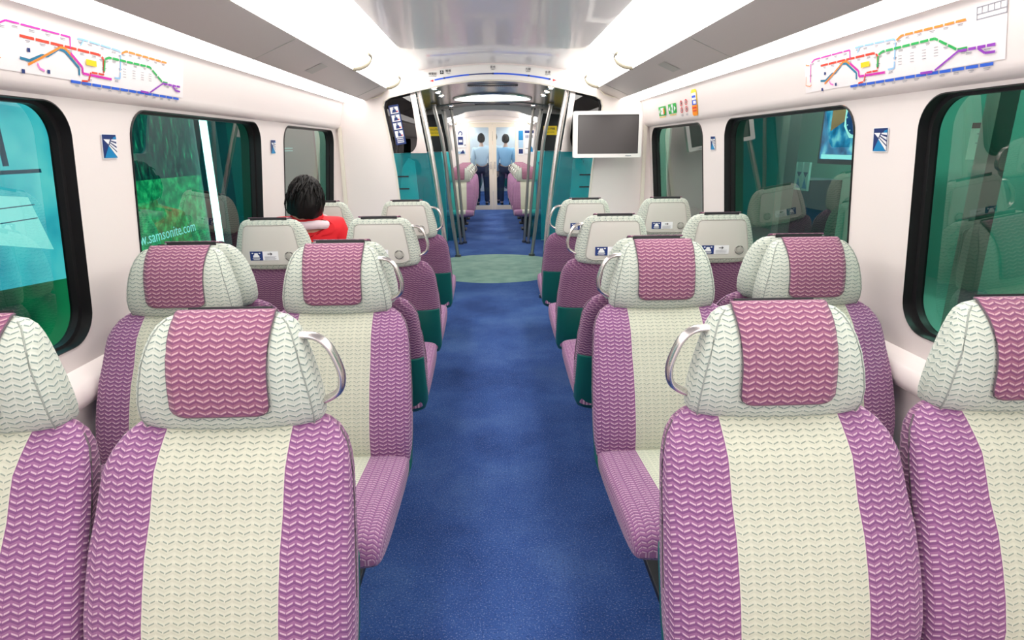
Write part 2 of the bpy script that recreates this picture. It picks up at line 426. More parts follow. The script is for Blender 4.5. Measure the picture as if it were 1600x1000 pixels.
    if handle:
        s = handle
        pts = smoothpath([(s*x, .015, z) for x, z in ((.110,1.045),(.150,1.047),(.184,1.042),(.208,1.020),(.226,.975),(.229,.945),(.221,.920),(.196,.903),(.170,.897))], 6)
        hb = MB(); hb.tube(pts, .0075, 12, ry=.016, bn=(0,1,0)); hd = hb.build('grab_handle', MT['steel'], root, auto=60)
        hc = MB(); hc.tube([Vector((s*.170, .015, .898)), Vector((s*.187, .015, .899))], .009, 10, ry=.018, bn=(0,1,0))
        hc.build('handle_socket', MT['dark plastic'], hd)
    return root

protos = {}
def seat(x, y, face, handle, label, group):
    """face 0: front towards the camera (-y); 1: away from it"""
    key = handle
    if key not in protos: o = protos[key] = make_seat(handle)
    else: o = copy_tree(protos[key])
    o.location = (x, y, 0); o.rotation_euler.z = math.pi*face
    for k in ('group',):
        if k in o: del o[k]
    return tag(o, label, 'train seat', group)

AX, WX = .582, 1.118
rows_near = [
    (1.185, 0, 'nearest row, cushion front showing'),
    (2.079, 0, 'second row, cushion front showing'),
    (2.238, 1, 'back to back behind the second row'),
    (3.011, 1, 'grey back panel showing, nearer row'),
    (3.978, 1, 'grey back panel showing, farther row')]
for y, face, where in rows_near:
    for side in (-1, 1):
        for ax in (0, 1):
            X = side*(WX if ax else AX); hs = 0
            if not ax and y != 2.238: hs = -side if face == 0 else side
            sd = 'left' if side < 0 else 'right'
            if ax: lab = f'purple and cream seat by the {sd} wall, {where}'
            else: lab = f'purple and cream seat {sd} of the aisle, {where}'
            seat(X, y, face, hs, lab, 'purple and cream seats in the near saloon')
nth = ['first', 'second', 'third', 'fourth', 'fifth']
for i in range(5):
    y = 10.35+.84*i
    for side in (-1, 1):
        for ax in (0, 1):
            X = side*(WX if ax else AX); sd = 'left' if side < 0 else 'right'
            pos = 'window' if ax else 'aisle'
            seat(X, y, 0, 0 if ax else -side, f'purple seat in the far saloon, {nth[i]} row from the poles, {sd} {pos} side', 'seats in the far saloon')
for i in range(4):
    y = 16.9+.9*i
    for side in (-1, 1):
        sd = 'left' if side < 0 else 'right'
        seat(side*AX, y, 1, side, f'seat seen through the glass end doors, {sd} of the aisle, {nth[i]} row behind them', 'seats behind the glass end doors')

# ------------------------------------------------------------------ car body
PROF_LOW = [(1.36,0),(1.40,.04),(1.425,.25),(1.43,.56),(1.425,.585),(1.395,.60),(1.388,.625),(1.392,.655),(1.41,.675),(1.44,.685),(1.4655,.70)]
WZ0, WZ1 = .70, 1.585
def wx(z): return 1.4655-(z-.70)*(1.4655-1.385)/(1.585-.70)
PROF_UP = [(1.385,1.585),(1.368,1.588),(1.354,1.597),(1.345,1.612),(1.342,1.63)]
CORN = [(1.342,1.63),(1.315,1.785),(1.308,1.798),(1.29,1.805)]
SLOT = [(1.29,1.805),(1.28,1.812),(1.13,1.822),(1.12,1.82)]
GREY = [(1.12,1.82),(1.112,1.818),(.915,1.902),(.907,1.91)]
DIFF = [(.907,1.91),(.905,1.918),(.84,1.975),(.76,2.03),(.64,2.066)]
CEIL = [(.64,2.066),(.62,2.066),(.5,2.082),(.3,2.105),(.1,2.117),(0,2.119)]
def sweep(mb, prof, y0, y1, s, ny=1):
    for i in range(ny):
        a = y0+(y1-y0)*i/ny; b = y0+(y1-y0)*(i+1)/ny
    mb.grid([[(s*x, y0, z) for x, z in prof], [(s*x, y1, z) for x, z in prof]])
def corn_pt(s, t, y, off=.0): # point on the sloping cornice panel: t 0..1 up the slope
    a = Vector((1.342,0,1.63)); b = Vector((1.315,0,1.785)); d = (b-a).normalized(); nrm = Vector((-d.z,0,d.x))
    nrm = Vector((-.155,0,-.027)).normalized()
    p = a+(b-a)*t+nrm*off
    return Vector((s*p.x, y, p.z))
wn = [0]
def saloon(y0, y1, wins, tagname):
    for s in (-1, 1):
        sd = 'left' if s < 0 else 'right'
        nm = f'wall_{sd}' + ('' if tagname == 'near' else '_'+tagname)
        wins_s = [(a+(.02 if s < 0 and a > 2 else 0), b+(.05 if s < 0 and b == 2.03 else 0)) for a, b in wins]
        m = MB(); sweep(m, PROF_LOW, y0, y1, s); sweep(m, PROF_UP, y0, y1, s)
        loops = [[(y0, WZ0), (y1, WZ0), (y1, WZ1), (y0, WZ1)]]+[rrect(a, b, .775, 1.572, .11) for a, b in wins_s]
        tr = tessellate_polygon([[Vector((a, b, 0)) for a, b in l] for l in loops]); fl = [p for l in loops for p in l]; bb = len(m.v)
        m.v += [(s*wx(z), y, z) for y, z in fl]
        for t in tr: m.face([bb+i for i in t])
        # closing back skin so no light leaks
        m.grid([[(s*1.60, y0, z) for z in (0,.70)], [(s*1.60, y1, z) for z in (0,.70)]])
        m.grid([[(s*1.60, y0, z) for z in (1.62,2.2)], [(s*1.60, y1, z) for z in (1.62,2.2)]])
        sweep(m, CORN, y0, y1, s)
        tag(m.build(nm, MT['wall'], auto=50), kind='structure')
        sl = MB(); sweep(sl, SLOT, y0, y1, s); so = sl.build('ceiling_light', MT['slot diffuser'])
        tag(so, f'slim slot light between cornice and grey panel, {sd} side of the {tagname} saloon', 'ceiling light')
        g = MB(); sweep(g, GREY, y0, y1, s)
        k = math.ceil((y0-.9)/1.9)
        tag(g.build('trim_1', MT['grey panel'], auto=30), kind='structure')
        # seams and small vents of the grey panel
        for yy in [y0+.9+2.15*i for i in range(int((y1-y0-.9)/2.15)+1)]:
            q = MB(); a = Vector((s*1.115, yy, 1.8175)); b = Vector((s*.912, yy, 1.902)); q.tube([a, b], .0022, 6)
            tag(q.build('trim_2', MT['grey rim']), kind='structure')
        if tagname == 'near':
            va = Vector((s*1.06,0,1.8405)); vb = Vector((s*.965,0,1.8805)); vn = Vector((-s*.39,0,-.92))*.002; m = MB()
            yv = 3.62
            m.poly([va+vn+Vector((0,yv,0)), vb+vn+Vector((0,yv,0)), vb+vn+Vector((0,yv+.14,0)), va+vn+Vector((0,yv+.14,0))])
            tag(m.build('trim_9', MT['grey rim'], smooth=False), kind='structure')
        for a, b in wins_s:
            wn[0] += 1
            lp = rrect(a, b, .775, 1.572, .11, 10); f = MB()
            inn = [(y+( .003 if y < (a+b)/2 else -.003), z+(.004 if z < 1.17 else -.004)) for y, z in lp]
            mid = [(y+( .006 if y < (a+b)/2 else -.014), z+(.012 if z < 1.17 else -.012)) for y, z in lp]
            f.grid([[(s*(wx(z)-.004), y, z) for y, z in lp], [(s*(wx(z)-.006), y, z) for y, z in inn],
                    [(s*(wx(z)+.03), y, z) for y, z in inn], [(s*(wx(z)+.034), y, z) for y, z in mid], [(s*(wx(z)+.062), y, z) for y, z in mid]], close=True)
            w_ = tag(f.build(f'window_{wn[0]}', MT['black rubber'], auto=50), kind='structure')
            prism(mid, [], lambda y, z, s=s: (s*(wx(z)+.054), y, z), (s*.004, 0, 0), 'glass_pane', WGLASS, w_)
    # ceiling
    m = MB()
    for s in (-1, 1): sweep(m, CEIL, y0, y1, s)
    m.grid([[(-1.6, y0, 2.2), (1.6, y0, 2.2)], [(-1.6, y1, 2.2), (1.6, y1, 2.2)]])
    tag(m.build('ceiling', MT['ceiling gloss'], auto=50, weld=True), kind='structure')
    for s in (-1, 1):
        LS = [1.27, 1.97, 1.97, 1.97, 1.97, 1.97]; yy = y1-.03; i = 0
        while yy > y0+.1:
            L = LS[i]; a = max(y0, yy-L); m = MB(); sweep(m, DIFF, a+.012, yy-.012, s)
            fx = m.build('ceiling_light', MT['diffuser'], auto=60)
            sd = 'left' if s < 0 else 'right'
            posn = ['farthest', 'second farthest', 'third farthest', 'fourth farthest', 'fifth farthest'][min(i, 4)]
            tag(fx, f'glowing cove light panel {sd} of the {tagname} saloon ceiling, {posn}', 'ceiling light', 'cove lights along the ceiling')
            # rounded lip at the joint
            lp = MB(); yl = yy-.09
            pts = smoothpath([(s*.904,yl,1.910),(s*.865,yl+.05,1.922),(s*.818,yl+.065,1.950),(s*.788,yl+.03,1.985),(s*.792,yl-.05,1.995)], 6)
            lp.tube(pts, .005, 8, ry=.012); lp.build('end_lip', MT['lip'], fx)
            yy -= L; i += 1
            q = MB()
saloon(-2.2, 5.55, [(.66,2.03),(2.39,3.74),(4.13,5.44)], 'near')
saloon(9.45, 14.35, [(9.9,11.0),(11.35,12.5),(12.85,14.0)], 'far')
saloon(14.45, 20.5, [(14.9,16.2),(16.6,17.9),(18.3,19.6)], 'end')

# floor
m = MB(); m.poly([(-1.6,-2.2,0),(1.6,-2.2,0),(1.6,20.5,0),(-1.6,20.5,0)]); m.poly([(-1.6,-2.2,-.05),(1.6,-2.2,-.05),(1.6,20.5,-.05),(-1.6,20.5,-.05)])
tag(m.build('floor', CARPET, smooth=False), kind='structure')
m = MB(); m.grid([[(r*math.cos(2*math.pi*i/72), 7.25+r*math.sin(2*math.pi*i/72), z) for i in range(72)] for r, z in ((.001,.003),(.90,.003),(.905,0))], close=True)
tag(m.build('trim_3', INLAY), kind='structure')
# back wall behind camera and very end wall
for nm, yy in (('wall_back', -2.2), ('wall_end', 20.5)):
    m = MB(); m.box((0, yy, 1.05), (3.2, .04, 2.3)); tag(m.build(nm, MT['wall'], smooth=False), kind='structure')

# partitions with portal opening
def half(prof): return prof
PORT = [(.86,0),(.862,.5),(.868,.97),(.885,1.2),(.915,1.45),(.95,1.66),(.965,1.76),(.95,1.815),(.90,1.845),(.63,1.905),(.4,1.95),(.2,1.972),(0,1.98)]
def outer_prof():
    return [(1.58,0),(1.58,2.18),(-1.58,2.18),(-1.58,0)]
def partition(y, th, name, port):
    op = [(x, z) for x, z in port]; inner = op+[(-x, z) for x, z in op[-2::-1]]
    out = [(1.58,0),(1.58,2.18),(-1.58,2.18),(-1.58,0)]
    poly = [op[0]] ; poly = out[:4]+inner[::-1]     # concave outline open to the floor
    return tag(prism(poly, [], lambda a, b: (a, y, b), (0, th, 0), name, MT['wall']), kind='structure')
partition(5.55, .06, 'wall_front', PORT)
partition(9.40, .06, 'wall_middle', [(x*(1 if z < 1.3 else 1)-.12 if x > .5 else x, z-.02 if z > .1 else z) for x, z in PORT])
# end wall with the double door opening (y = 14.35)
poly = [(1.58,0),(1.58,2.18),(-1.58,2.18),(-1.58,0),(-.545,0),(-.545,1.945),(.555,1.945),(.555,0)]
tag(prism(poly, [], lambda a, b: (a, 14.35, b), (0, .08, 0), 'wall_far', MT['wall']), kind='structure')
# arches above the far door
m = MB(); m.tube([(x, 14.34, 2.02-.10*(x/.9)**2) for x in [-.9+1.8*i/20 for i in range(21)]], .008, 6); tag(m.build('trim_4', MT['cream trim']), kind='structure')
m = MB(); m.tube([(x, 14.34, 1.955) for x in (-.6, .6)], .012, 6); tag(m.build('trim_4', MT['cream trim']), kind='structure')

# trim line on the near portal edge
port3 = [(x, 5.545, z) for x, z in PORT]
for s in (-1, 1):
    m = MB(); m.tube([(s*x, y, z) for x, y, z in port3], .006, 8); tag(m.build('trim_5', MT['cream trim']), kind='structure')
    # horizontal lip where the cornice meets the partition
    m = MB(); m.tube([(s*1.36, 5.54, 1.835), (s*1.05, 5.54, 1.835), (s*.97, 5.54, 1.86), (s*.93, 5.54, 1.905)], .006, 8); tag(m.build('trim_6', MT['cream trim']), kind='structure')
    m = MB(); m.box((s*1.352, 5.53, .95), (.03, .02, 1.3)); tag(m.build('trim_7', MT['cream trim'], smooth=False), kind='structure')

# vestibule: side walls with sliding doors, metal ceiling
mat('vestibule wall', (214,222,220), .4)
for s in (-1, 1):
    sd = 'left' if s < 0 else 'right'
    def vx(z): return 1.42-.05*max(0, (z-1.0))
    loops = [[(5.61,0),(9.40,0),(9.40,2.18),(5.61,2.18)], rrect(6.55,7.15,.85,1.75,.10), rrect(7.40,8.00,.85,1.75,.10)]
    w = prism(loops[0], loops[1:], lambda y, z, s=s: (s*vx(z), y, z), (s*.05,0,0), f'wall_{sd}_vestibule', MT['vestibule wall']); tag(w, kind='structure')
    for k, l in enumerate(loops[1:]):
        wn[0] += 1
        d = prism([(y*1, z) for y, z in l], [], lambda y, z, s=s: (s*(vx(z)+.03), y, z), (s*.005,0,0), f'window_{wn[0]}', TEALGLASS); tag(d, kind='structure')
    dm = MB()
    dm.box((s*1.405, 7.275, .98), (.012, .012, 1.9)); tag(dm.build('door_%d' % (1 if s < 0 else 2), MT['black rubber'], smooth=False), kind='structure')
m = MB()
rowsv = []
for y in (5.61, 9.40): rowsv.append([(x, y, 2.02-.09*(abs(x)/.9)**2.2) for x in [-1.40+2.8*i/28 for i in range(29)]])
m.grid(rowsv); tag(m.build('ceiling', METALCEIL), kind='structure')
def vc(x): return 2.02-.09*(abs(x)/.9)**2.2
def disc_on_ceiling(cx, cy, rx, ry, drop, n=40):
    return [(cx+rx*math.cos(2*math.pi*i/n), cy+ry*math.sin(2*math.pi*i/n), vc(cx+rx*math.cos(2*math.pi*i/n))-drop) for i in range(n)]
mat('glow plate', (250,248,240), .4, emit=3)
root = empty('ceiling_light', (0,7.85,1.98), label='oval glowing ceiling light in the metal ceiling above the standing area', cat='ceiling light')
m = MB(); m.grid([[Vector(p)-Vector(root.location) for p in disc_on_ceiling(0,7.85,a,a*1.15,d)] for a, d in ((.001,.012),(.47,.012))], close=True); m.build('diffuser', MT['glow plate'], root)
m = MB(); pts = [Vector(p)-Vector(root.location) for p in disc_on_ceiling(0,7.85,.48,.552,.006)]; m.tube(pts+pts[:1], .014, 6); m.build('rim', MT['steel'], root)
for s in (-1, 1):
    for i, y in enumerate((6.35, 6.80, 7.25, 8.7, 9.0)):
        r = empty('ceiling_spotlight', (s*.58, y, vc(.58)-.004), label=f'small round spotlight in the metal ceiling, {"left" if s<0 else "right"} side, {nth[i]} from the station strip', cat='spotlight', group='small spotlights in the metal ceiling')
        m = MB(); m.grid([[(a*math.cos(2*math.pi*k/20), a*math.sin(2*math.pi*k/20), z) for k in range(20)] for a, z in ((.001,-.004),(.03,-.004))], close=True); m.build('bulb', MT['downlight'], r)
        m = MB(); m.grid([[(a*math.cos(2*math.pi*k/20), a*math.sin(2*math.pi*k/20), z) for k in range(20)] for a, z in ((.03,-.004),(.036,-.008),(.043,-.002))], close=True); m.build('ring', MT['steel'], r)
for s in (-1, 1):  # strips added out of view to brighten the vestibule
    sd = 'left' if s < 0 else 'right'
    r = empty('ceiling_light', (s*1.18, 7.5, vc(1.18)-.02), label=f'strip light above the {sd} train doors beside the standing area', cat='ceiling light')
    m = MB(); m.box((0,0,0), (.16,3.4,.03)); m.build('housing', MT['brushed steel'], r, smooth=False)
    m = MB(); m.box((0,0,-.02), (.12,3.3,.012)); m.build('diffuser', MT['diffuser'], r, smooth=False)
for y in (6.35, 9.1):
    v = empty('ceiling_vent', (0, y, 2.012), label='slotted air vent in the metal ceiling, '+('nearer one above the standing area' if y < 7 else 'farther one before the far saloon'), cat='vent')
    m = MB(); m.box((0,0,-.002), (.50,.05,.006)); m.build('backing', MT['dark plastic'], v, smooth=False)
    m = MB()
    for i in range(26): m.box((-.24+.0192*i, 0, -.008), (.009,.05,.006))
    m.build('slats', MT['brushed steel'], v, smooth=False)
# metal seam across the ceiling, bulkhead frame at the far portal
m = MB(); m.tube([(x, 8.55, vc(x)-.004) for x in [-.95+1.9*i/20 for i in range(21)]], .008, 6); tag(m.build('trim_8', MT['alloy dark']), kind='structure')

# ------------------------------------------------------------------ station strip over the near portal
sgn = empty('route_strip', (0,5.538,2.0), label='curved white station strip with a blue line above the passage to the standing area', cat='sign')
def strip_z(x, t): # t 0 bottom .. 1 top
    zb = 1.985-.075*(x/.62)**2; return zb+t*.125
m = MB(); xs = [-.62+1.24*i/24 for i in range(25)]
m.grid([[(x, 0, strip_z(x, 0)-2.0) for x in xs], [(x, 0, strip_z(x, .97)-2.0) for x in xs]]); bk = m.build('strip_face', MT['white frame'], sgn)
def ribbon(mb, pts, w, off, mi=0):
    mb.m = mi
    pts = [Vector(p) for p in pts]
    for a, b in zip(pts, pts[1:]):
        d = (b-a).normalized(); n = Vector((-d.z, 0, d.x))*w/2
        mb.poly([a-n+Vector((0,off,0)), b-n+Vector((0,off,0)), b+n+Vector((0,off,0)), a+n+Vector((0,off,0))])
m = MB()
ribbon(m, [(x, 0, strip_z(x, .38)-2.0) for x in [-.505+.01*i for i in range(31)]], .012, -.003, 0)
ribbon(m, [(x, 0, strip_z(x, .38)-2.0) for x in [-.205+.01*i for i in range(22)]], .010, -.003, 1)
ribbon(m, [(x, 0, strip_z(x, .38)-2.0) for x in [.0+.01*i for i in range(51)]], .013, -.003, 0)
m.m = 2
z0 = strip_z(.53,.38)-2
m.poly([(-.515,-.003,z0-.009),(-.55,-.003,z0-.003),(-.515,-.003,z0+.009)]); m.poly([(.52,-.003,z0-.009),(.555,-.003,z0-.003),(.52,-.003,z0+.009)])
for x in (-.42,0,.31,.49): 
    m.m = 1; zz = strip_z(x,.38)-2; m.poly([(x-.007,-.004,zz-.007),(x+.007,-.004,zz-.007),(x+.007,-.004,zz+.007),(x-.007,-.004,zz+.007)])
m.build('route_line', [MT['line blue'], MT['label blue'], MT['red']], bk, smooth=False)
for x, zh, en in ((-.52,'博覽館','AsiaWorld-Expo'),(-.385,'機場','Airport'),(0,'青衣','Tsing Yi'),(.305,'九龍','Kowloon'),(.475,'香港','Hong Kong')):
    zz = strip_z(x, .62)-2
    text(zh, .024, frame_mtx((x, -.003, zz+.014), (1,0,0), (0,0,1)), MT['ink'], 'station_name', bk)
    text(en, .010, frame_mtx((x, -.003, zz+.001), (1,0,0), (0,0,1)), MT['ink'], 'station_name', bk)
m = MB(); zz = strip_z(-.44,.72)-2; m.m = 0; m.poly([(-.455,-.003,zz-.006),(-.425,-.003,zz-.006),(-.425,-.003,zz+.022),(-.455,-.003,zz+.022)])
m.m = 1; m.poly([(-.443,-.005,zz),(-.437,-.005,zz),(-.437,-.005,zz+.018),(-.44,-.005,zz+.021),(-.443,-.005,zz+.018)]); m.poly([(-.451,-.005,zz+.006),(-.429,-.005,zz+.006),(-.429,-.005,zz+.010),(-.44,-.005,zz+.014),(-.451,-.005,zz+.010)])
m.build('airport_symbol', [MT['ink'], MT['label white']], bk, smooth=False)

# ------------------------------------------------------------------ poles and glass screens
def pole(pts, label, r=.021, m_='steel'):
    base = Vector((pts[-1][0], pts[-1][1], 0)); o = empty('grab_pole', base, label=label, cat='pole', group='steel grab poles round the standing area')
    P = smoothpath([Vector(p)-base for p in pts], 8)
    m = MB(); m.tube(P, r, 16, bn=(0,1,0)); m.build('tube', MT[m_], o)
    m = MB(); m.tube([P[-1]+Vector((0,0,.0)), P[-1]+Vector((0,0,.03))], r*1.7, 16, bn=(0,1,0)); m.build('floor_socket', MT['alloy dark'], o)
    m = MB(); m.tube([P[0]-Vector((0,0,.02)), P[0]], r*1.6, 16, bn=(0,1,0)); m.build('ceiling_socket', MT['alloy dark'], o)
for s in (-1, 1):
    sd = 'left' if s < 0 else 'right'
    pole([(s*.667,5.66,1.945),(s*.58,5.66,1.42),(s*.51,5.66,.87),(s*.475,5.66,.4),(s*.46,5.66,0)], f'thick curved steel pole nearest the camera, {sd} side of the passage', .024)
    pole([(s*.745,8.0,1.945),(s*.64,8.0,1.42),(s*.575,8.0,.64),(s*.50,8.0,0)], f'curved steel pole {sd} of the green floor disc, second from the camera', .024, 'brushed steel')
    pole([(s*.70,9.1,1.945),(s*.64,9.1,1.42),(s*.565,9.1,.64),(s*.515,9.1,0)], f'curved steel pole behind the green floor disc, {sd} side, outer of the farthest two', .021, 'brushed steel')
    pole([(s*.60,9.2,1.965),(s*.545,9.2,1.42),(s*.50,9.2,.64),(s*.46,9.2,0)], f'curved steel pole behind the green floor disc, {sd} side, inner of the farthest two', .021, 'brushed steel')
    # near glass screen
    g = empty('glass_screen', (s*.75,5.63,0), label=f'teal glass draught screen with dark upper window and slots, {sd} of the passage', cat='glass screen')
    ox = s*.75
    edge = [(.88,.02),(.88,.6),(.888,.97),(.91,1.25),(.94,1.5),(.985,1.78),(.93,1.85),(.69,1.91)]
    inner = [(.645,1.62),(.60,1.30),(.545,.9),(.50,.4),(.485,.02)]
    lower = [p for p in edge if p[1] <= 1.3]+[(.925,1.375),(.61,1.375)]+[p for p in inner if p[1] < 1.37]
    prism([(s*x-ox, z) for x, z in lower], [], lambda a, b: (a, 0, b), (0,.01,0), 'glass_pane', TEALGLASS, g)
    up = [(.925,1.375),(.94,1.5),(.985,1.78),(.93,1.85),(.735,1.895),(.715,1.75),(.695,1.56),(.69,1.50),(.70,1.44),(.725,1.40),(.76,1.38)]
    dk = prism([(s*x-ox, z) for x, z in up], [], lambda a, b: (a, 0, b), (0,.01,0), 'dark_window', DARKGLASS, g)
    pst = [(.735,1.897),(.715,1.75),(.695,1.56),(.69,1.50),(.70,1.44),(.725,1.40),(.76,1.376),(.61,1.376),(.64,1.56),(.69,1.905)]
    prism([(s*x-ox, z) for x, z in pst], [], lambda a, b: (a, -.004, b), (0,.02,0), 'frame_post', MT['steel'], g)
    prism([(s*x-ox, z) for x, z in ((.73,.05),(.90,.05),(.90,1.0),(.86,1.25),(.80,1.33),(.745,1.30),(.72,.9))], [], lambda a, b: (a, .16, b), (0,.02,0), 'added_pale_slab', MT['white frame'], g)  # white slab added behind the pane so a lighter band shows through
    for zz in (1.17, 1.06, .95, .84):
        m = MB(); m.box((s*.84-ox, -.002, zz), (.11,.012,.012)); m.build('slot', MT['ink'], g, smooth=False)
    if s < 0:   # safety sticker with four white pictograms
        st = empty('safety_sticker', (-.86,5.622,1.62), label='tall blue sticker with four white pictograms on the dark upper glass left of the passage', cat='sticker')
        st.rotation_euler.y = R(-9)
        m = MB(); m.m = 0; m.poly([(-.045,0,-.17),(.045,0,-.17),(.045,0,.17),(-.045,0,.17)])
        for k in range(4):
            zc = .125-.068*k; m.m = 1
            m.poly([(-.036,-.003,zc-.028),(.036,-.003,zc-.028),(.036,-.003,zc+.028),(-.036,-.003,zc+.028)]); m.m = 0
            m.poly([(-.024+.004*k,-.005,zc-.02),(.02,-.005,zc-.02),(.012,-.005,zc+.006),(.002,-.005,zc+.012),(-.012,-.005,zc+.006)])
            m.poly([(-.008,-.005,zc+.013),(.006,-.005,zc+.013),(.006,-.005,zc+.024),(-.008,-.005,zc+.024)])
            m.m = 2; m.poly([(.018,-.006,zc-.018),(.030,-.006,zc-.018),(.030,-.006,zc-.008),(.018,-.006,zc-.008)])
        m.m = 1
        for zz in (-.118,-.135,-.150): m.poly([(-.030,-.003,zz-.004),(.030,-.003,zz-.004),(.030,-.003,zz+.004),(-.030,-.003,zz+.004)])
        m.build('sticker_face', [MT['label blue'], MT['label white'], MT['red']], st, smooth=False)
    # far screen
    g = empty('glass_screen', (s*.95,9.33,0), label=f'far turquoise glass screen in front of the far seats, {sd} side', cat='glass screen')
    prism([(s*x-s*.95, z) for x, z in ((.56,.02),(1.38,.02),(1.38,1.36),(.66,1.36),(.60,.9))], [], lambda a, b: (a, 0, b), (0,.01,0), 'glass_pane', TEALGLASS, g)
    prism([(s*x-s*.95, z) for x, z in ((.66,1.365),(1.37,1.365),(1.37,1.86),(.74,1.90))], [], lambda a, b: (a, 0, b), (0,.012,0), 'dark_panel', MT['black rubber'], g)
    prism([(s*x-s*.95, z) for x, z in ((.60,1.38),(.66,1.38),(.75,1.90),(.68,1.91))], [], lambda a, b: (a, -.012, b), (0,.012,0), 'frame_post', MT['white frame'], g)
    y_ = empty('yellow_notice', (s*.86,9.322,1.655), label=f'yellow notice on the dark panel above the far glass screen, {sd} side', cat='sign')
    m = MB(); m.box((0,0,0), (.20,.006,.13)); m.build('plate', MT['yellow'], y_, smooth=False)
    text('小心門縫', .036, frame_mtx((0,-.005,.012), (1,0,0), (0,0,1)), MT['ink'], 'lettering', y_)
    text('MIND THE GAP', .018, frame_mtx((0,-.005,-.03), (1,0,0), (0,0,1)), MT['ink'], 'lettering', y_)

# ------------------------------------------------------------------ double end door
for k, (x0, x1) in enumerate(((-.545,.003),(.007,.555))):
    d = tag(prism([(x0,0),(x1,0),(x1,1.94),(x0,1.94)], [rrect(x0+(.03 if k == 0 else .085), x1-(.085 if k == 0 else .03), .10, 1.86, .02, 3)],
              lambda a, b: (a, 14.32, b), (0,.035,0), f'door_{3+k}', MT['door cream']), kind='structure')
    a, b = x0+(.03 if k == 0 else .085), x1-(.085 if k == 0 else .03)
    prism([(a-.005,.09),(b+.005,.09),(b+.005,1.87),(a-.005,1.87)], [], lambda p, q: (p, 14.335, q), (0,.006,0), 'glass_pane', DOORGLASS, d)
    m = MB(); hx = x1-.045 if k == 0 else x0+.045
    m.box((hx,14.31,1.02), (.02,.02,.16)); m.build('door_handle', MT['steel'], d, smooth=False)

# posters beside the far door
def poster(x0, x1, z0, z1, label, fn, name='poster'):
    o = empty(name, ((x0+x1)/2, 14.34, (z0+z1)/2), label=label, cat='poster'); w, h = (x1-x0), (z1-z0)
    m = MB(); m.m = 0; m.box((0,0,0), (w,.006,h)); fn(m, w, h)
    m.build('poster_sheet', [MT['label white'], MT['label blue'], MT['emblem blue'], MT['ink grey'], MT['pale blue cloth'], MT['emblem navy']], o, smooth=False); return o
def q2(m, mi, x0, x1, z0, z1, off=-.005): m.m = mi; m.poly([(x0,off,z0),(x1,off,z0),(x1,off,z1),(x0,off,z1)])
def hanger(m, w, h):
    q2(m, 5, -.06, .06, -.13, .05); m.m = 5
    pts = [(.05*math.cos(R(a)), -.006, .12+.055*math.sin(R(a))) for a in range(-60, 211, 15)]
    b = MB(); 
    for p, q in zip(pts, pts[1:]):
        m.poly([p, q, (q[0]*.55, q[1], .12+(q[2]-.12)*.55), (p[0]*.55, p[1], .12+(p[2]-.12)*.55)])
    q2(m, 0, -.04, .04, -.07, -.02, -.007); q2(m, 3, .08, .12, -.15, -.12)
def small_pic(m, w, h): q2(m, 4, -w*.45, w*.45, -h*.4, 0); m.m = 5; m.poly([(-.02,-.007,-h*.38),(w*.4,-.007,-h*.38),(w*.3,-.007,h*.1),(.05,-.007,h*.28)])
def bluep(m, w, h): q2(m, 2, -w*.45, w*.45, .05, h*.47); q2(m, 4, -w*.45, w*.45, -.12, .04); q2(m, 5, -w*.4, w*.4, -h*.44, -.14)
def notice(m, w, h):
    q2(m, 5, -w*.48, w*.48, h*.36, h*.48)
    for i in range(5): q2(m, 5 if i < 3 else 3, -w*.38+w*.17*i, -w*.28+w*.17*i, h*.16, h*.28)
    m.m = 2; m.poly([(-.03,-.007,-h*.42),(w*.42,-.007,-h*.42),(w*.36,-.007,-h*.25),(.04,-.007,-h*.16)]); q2(m, 3, -w*.4, -.02, -h*.3, -h*.26)
poster(-.86,-.60,1.42,1.80, 'white poster with a dark blue door hanger left of the end doors', hanger)
poster(-.84,-.62,1.27,1.40, 'small picture card below the door hanger poster, left of the end doors', small_pic)
poster(.60,.72,1.24,1.80, 'narrow blue poster right of the end doors', bluep)
poster(.745,.96,1.27,1.80, 'white notice with blue picture at its foot right of the end doors', notice)

# ------------------------------------------------------------------ monitor
tv = empty('monitor', (.965,5.30,1.515), label='white framed wide monitor with a blank screen mounted by the right partition', cat='monitor')
tv.rotation_euler = (R(-4), 0, R(-2))
W2, H2 = .292, .190
m = MB(); o_ = rrect(-W2,W2,-H2,H2,.012,3); i_ = rrect(-W2+.04,W2-.03,-H2+.032,H2-.03,.004,3)
ho = prism(o_, [i_], lambda a, b: (a, -.035, b), (0,.05,0), 'housing', MT['white frame'], tv)
m = MB(); m.box((.005,-.022,.001), (2*W2-.072,.01,2*H2-.064)); m.build('screen', MT['screen'], tv, smooth=False)
m = MB(); 
for a, b, c_, d_ in ((-W2+.042,-.028,W2-.033,0),): pass
ri = rrect(-W2+.044,W2-.034,-H2+.036,H2-.034,.004,3); m.grid([[(a, -.036, b) for a, b in i_], [(a, -.028, b) for a, b in ri]], close=True); m.build('bezel', MT['dark plastic'], tv)
m = MB(); m.box((0,.10,0), (.16,.19,.12)); m.box((0,.19,0), (.22,.02,.2)); m.build('wall_bracket', MT['white frame'], tv, smooth=False)
m = MB(); m.m = 0; m.box((.18,-.037,-H2+.015), (.05,.003,.006)); m.build('maker_mark', MT['ink grey'], tv, smooth=False)

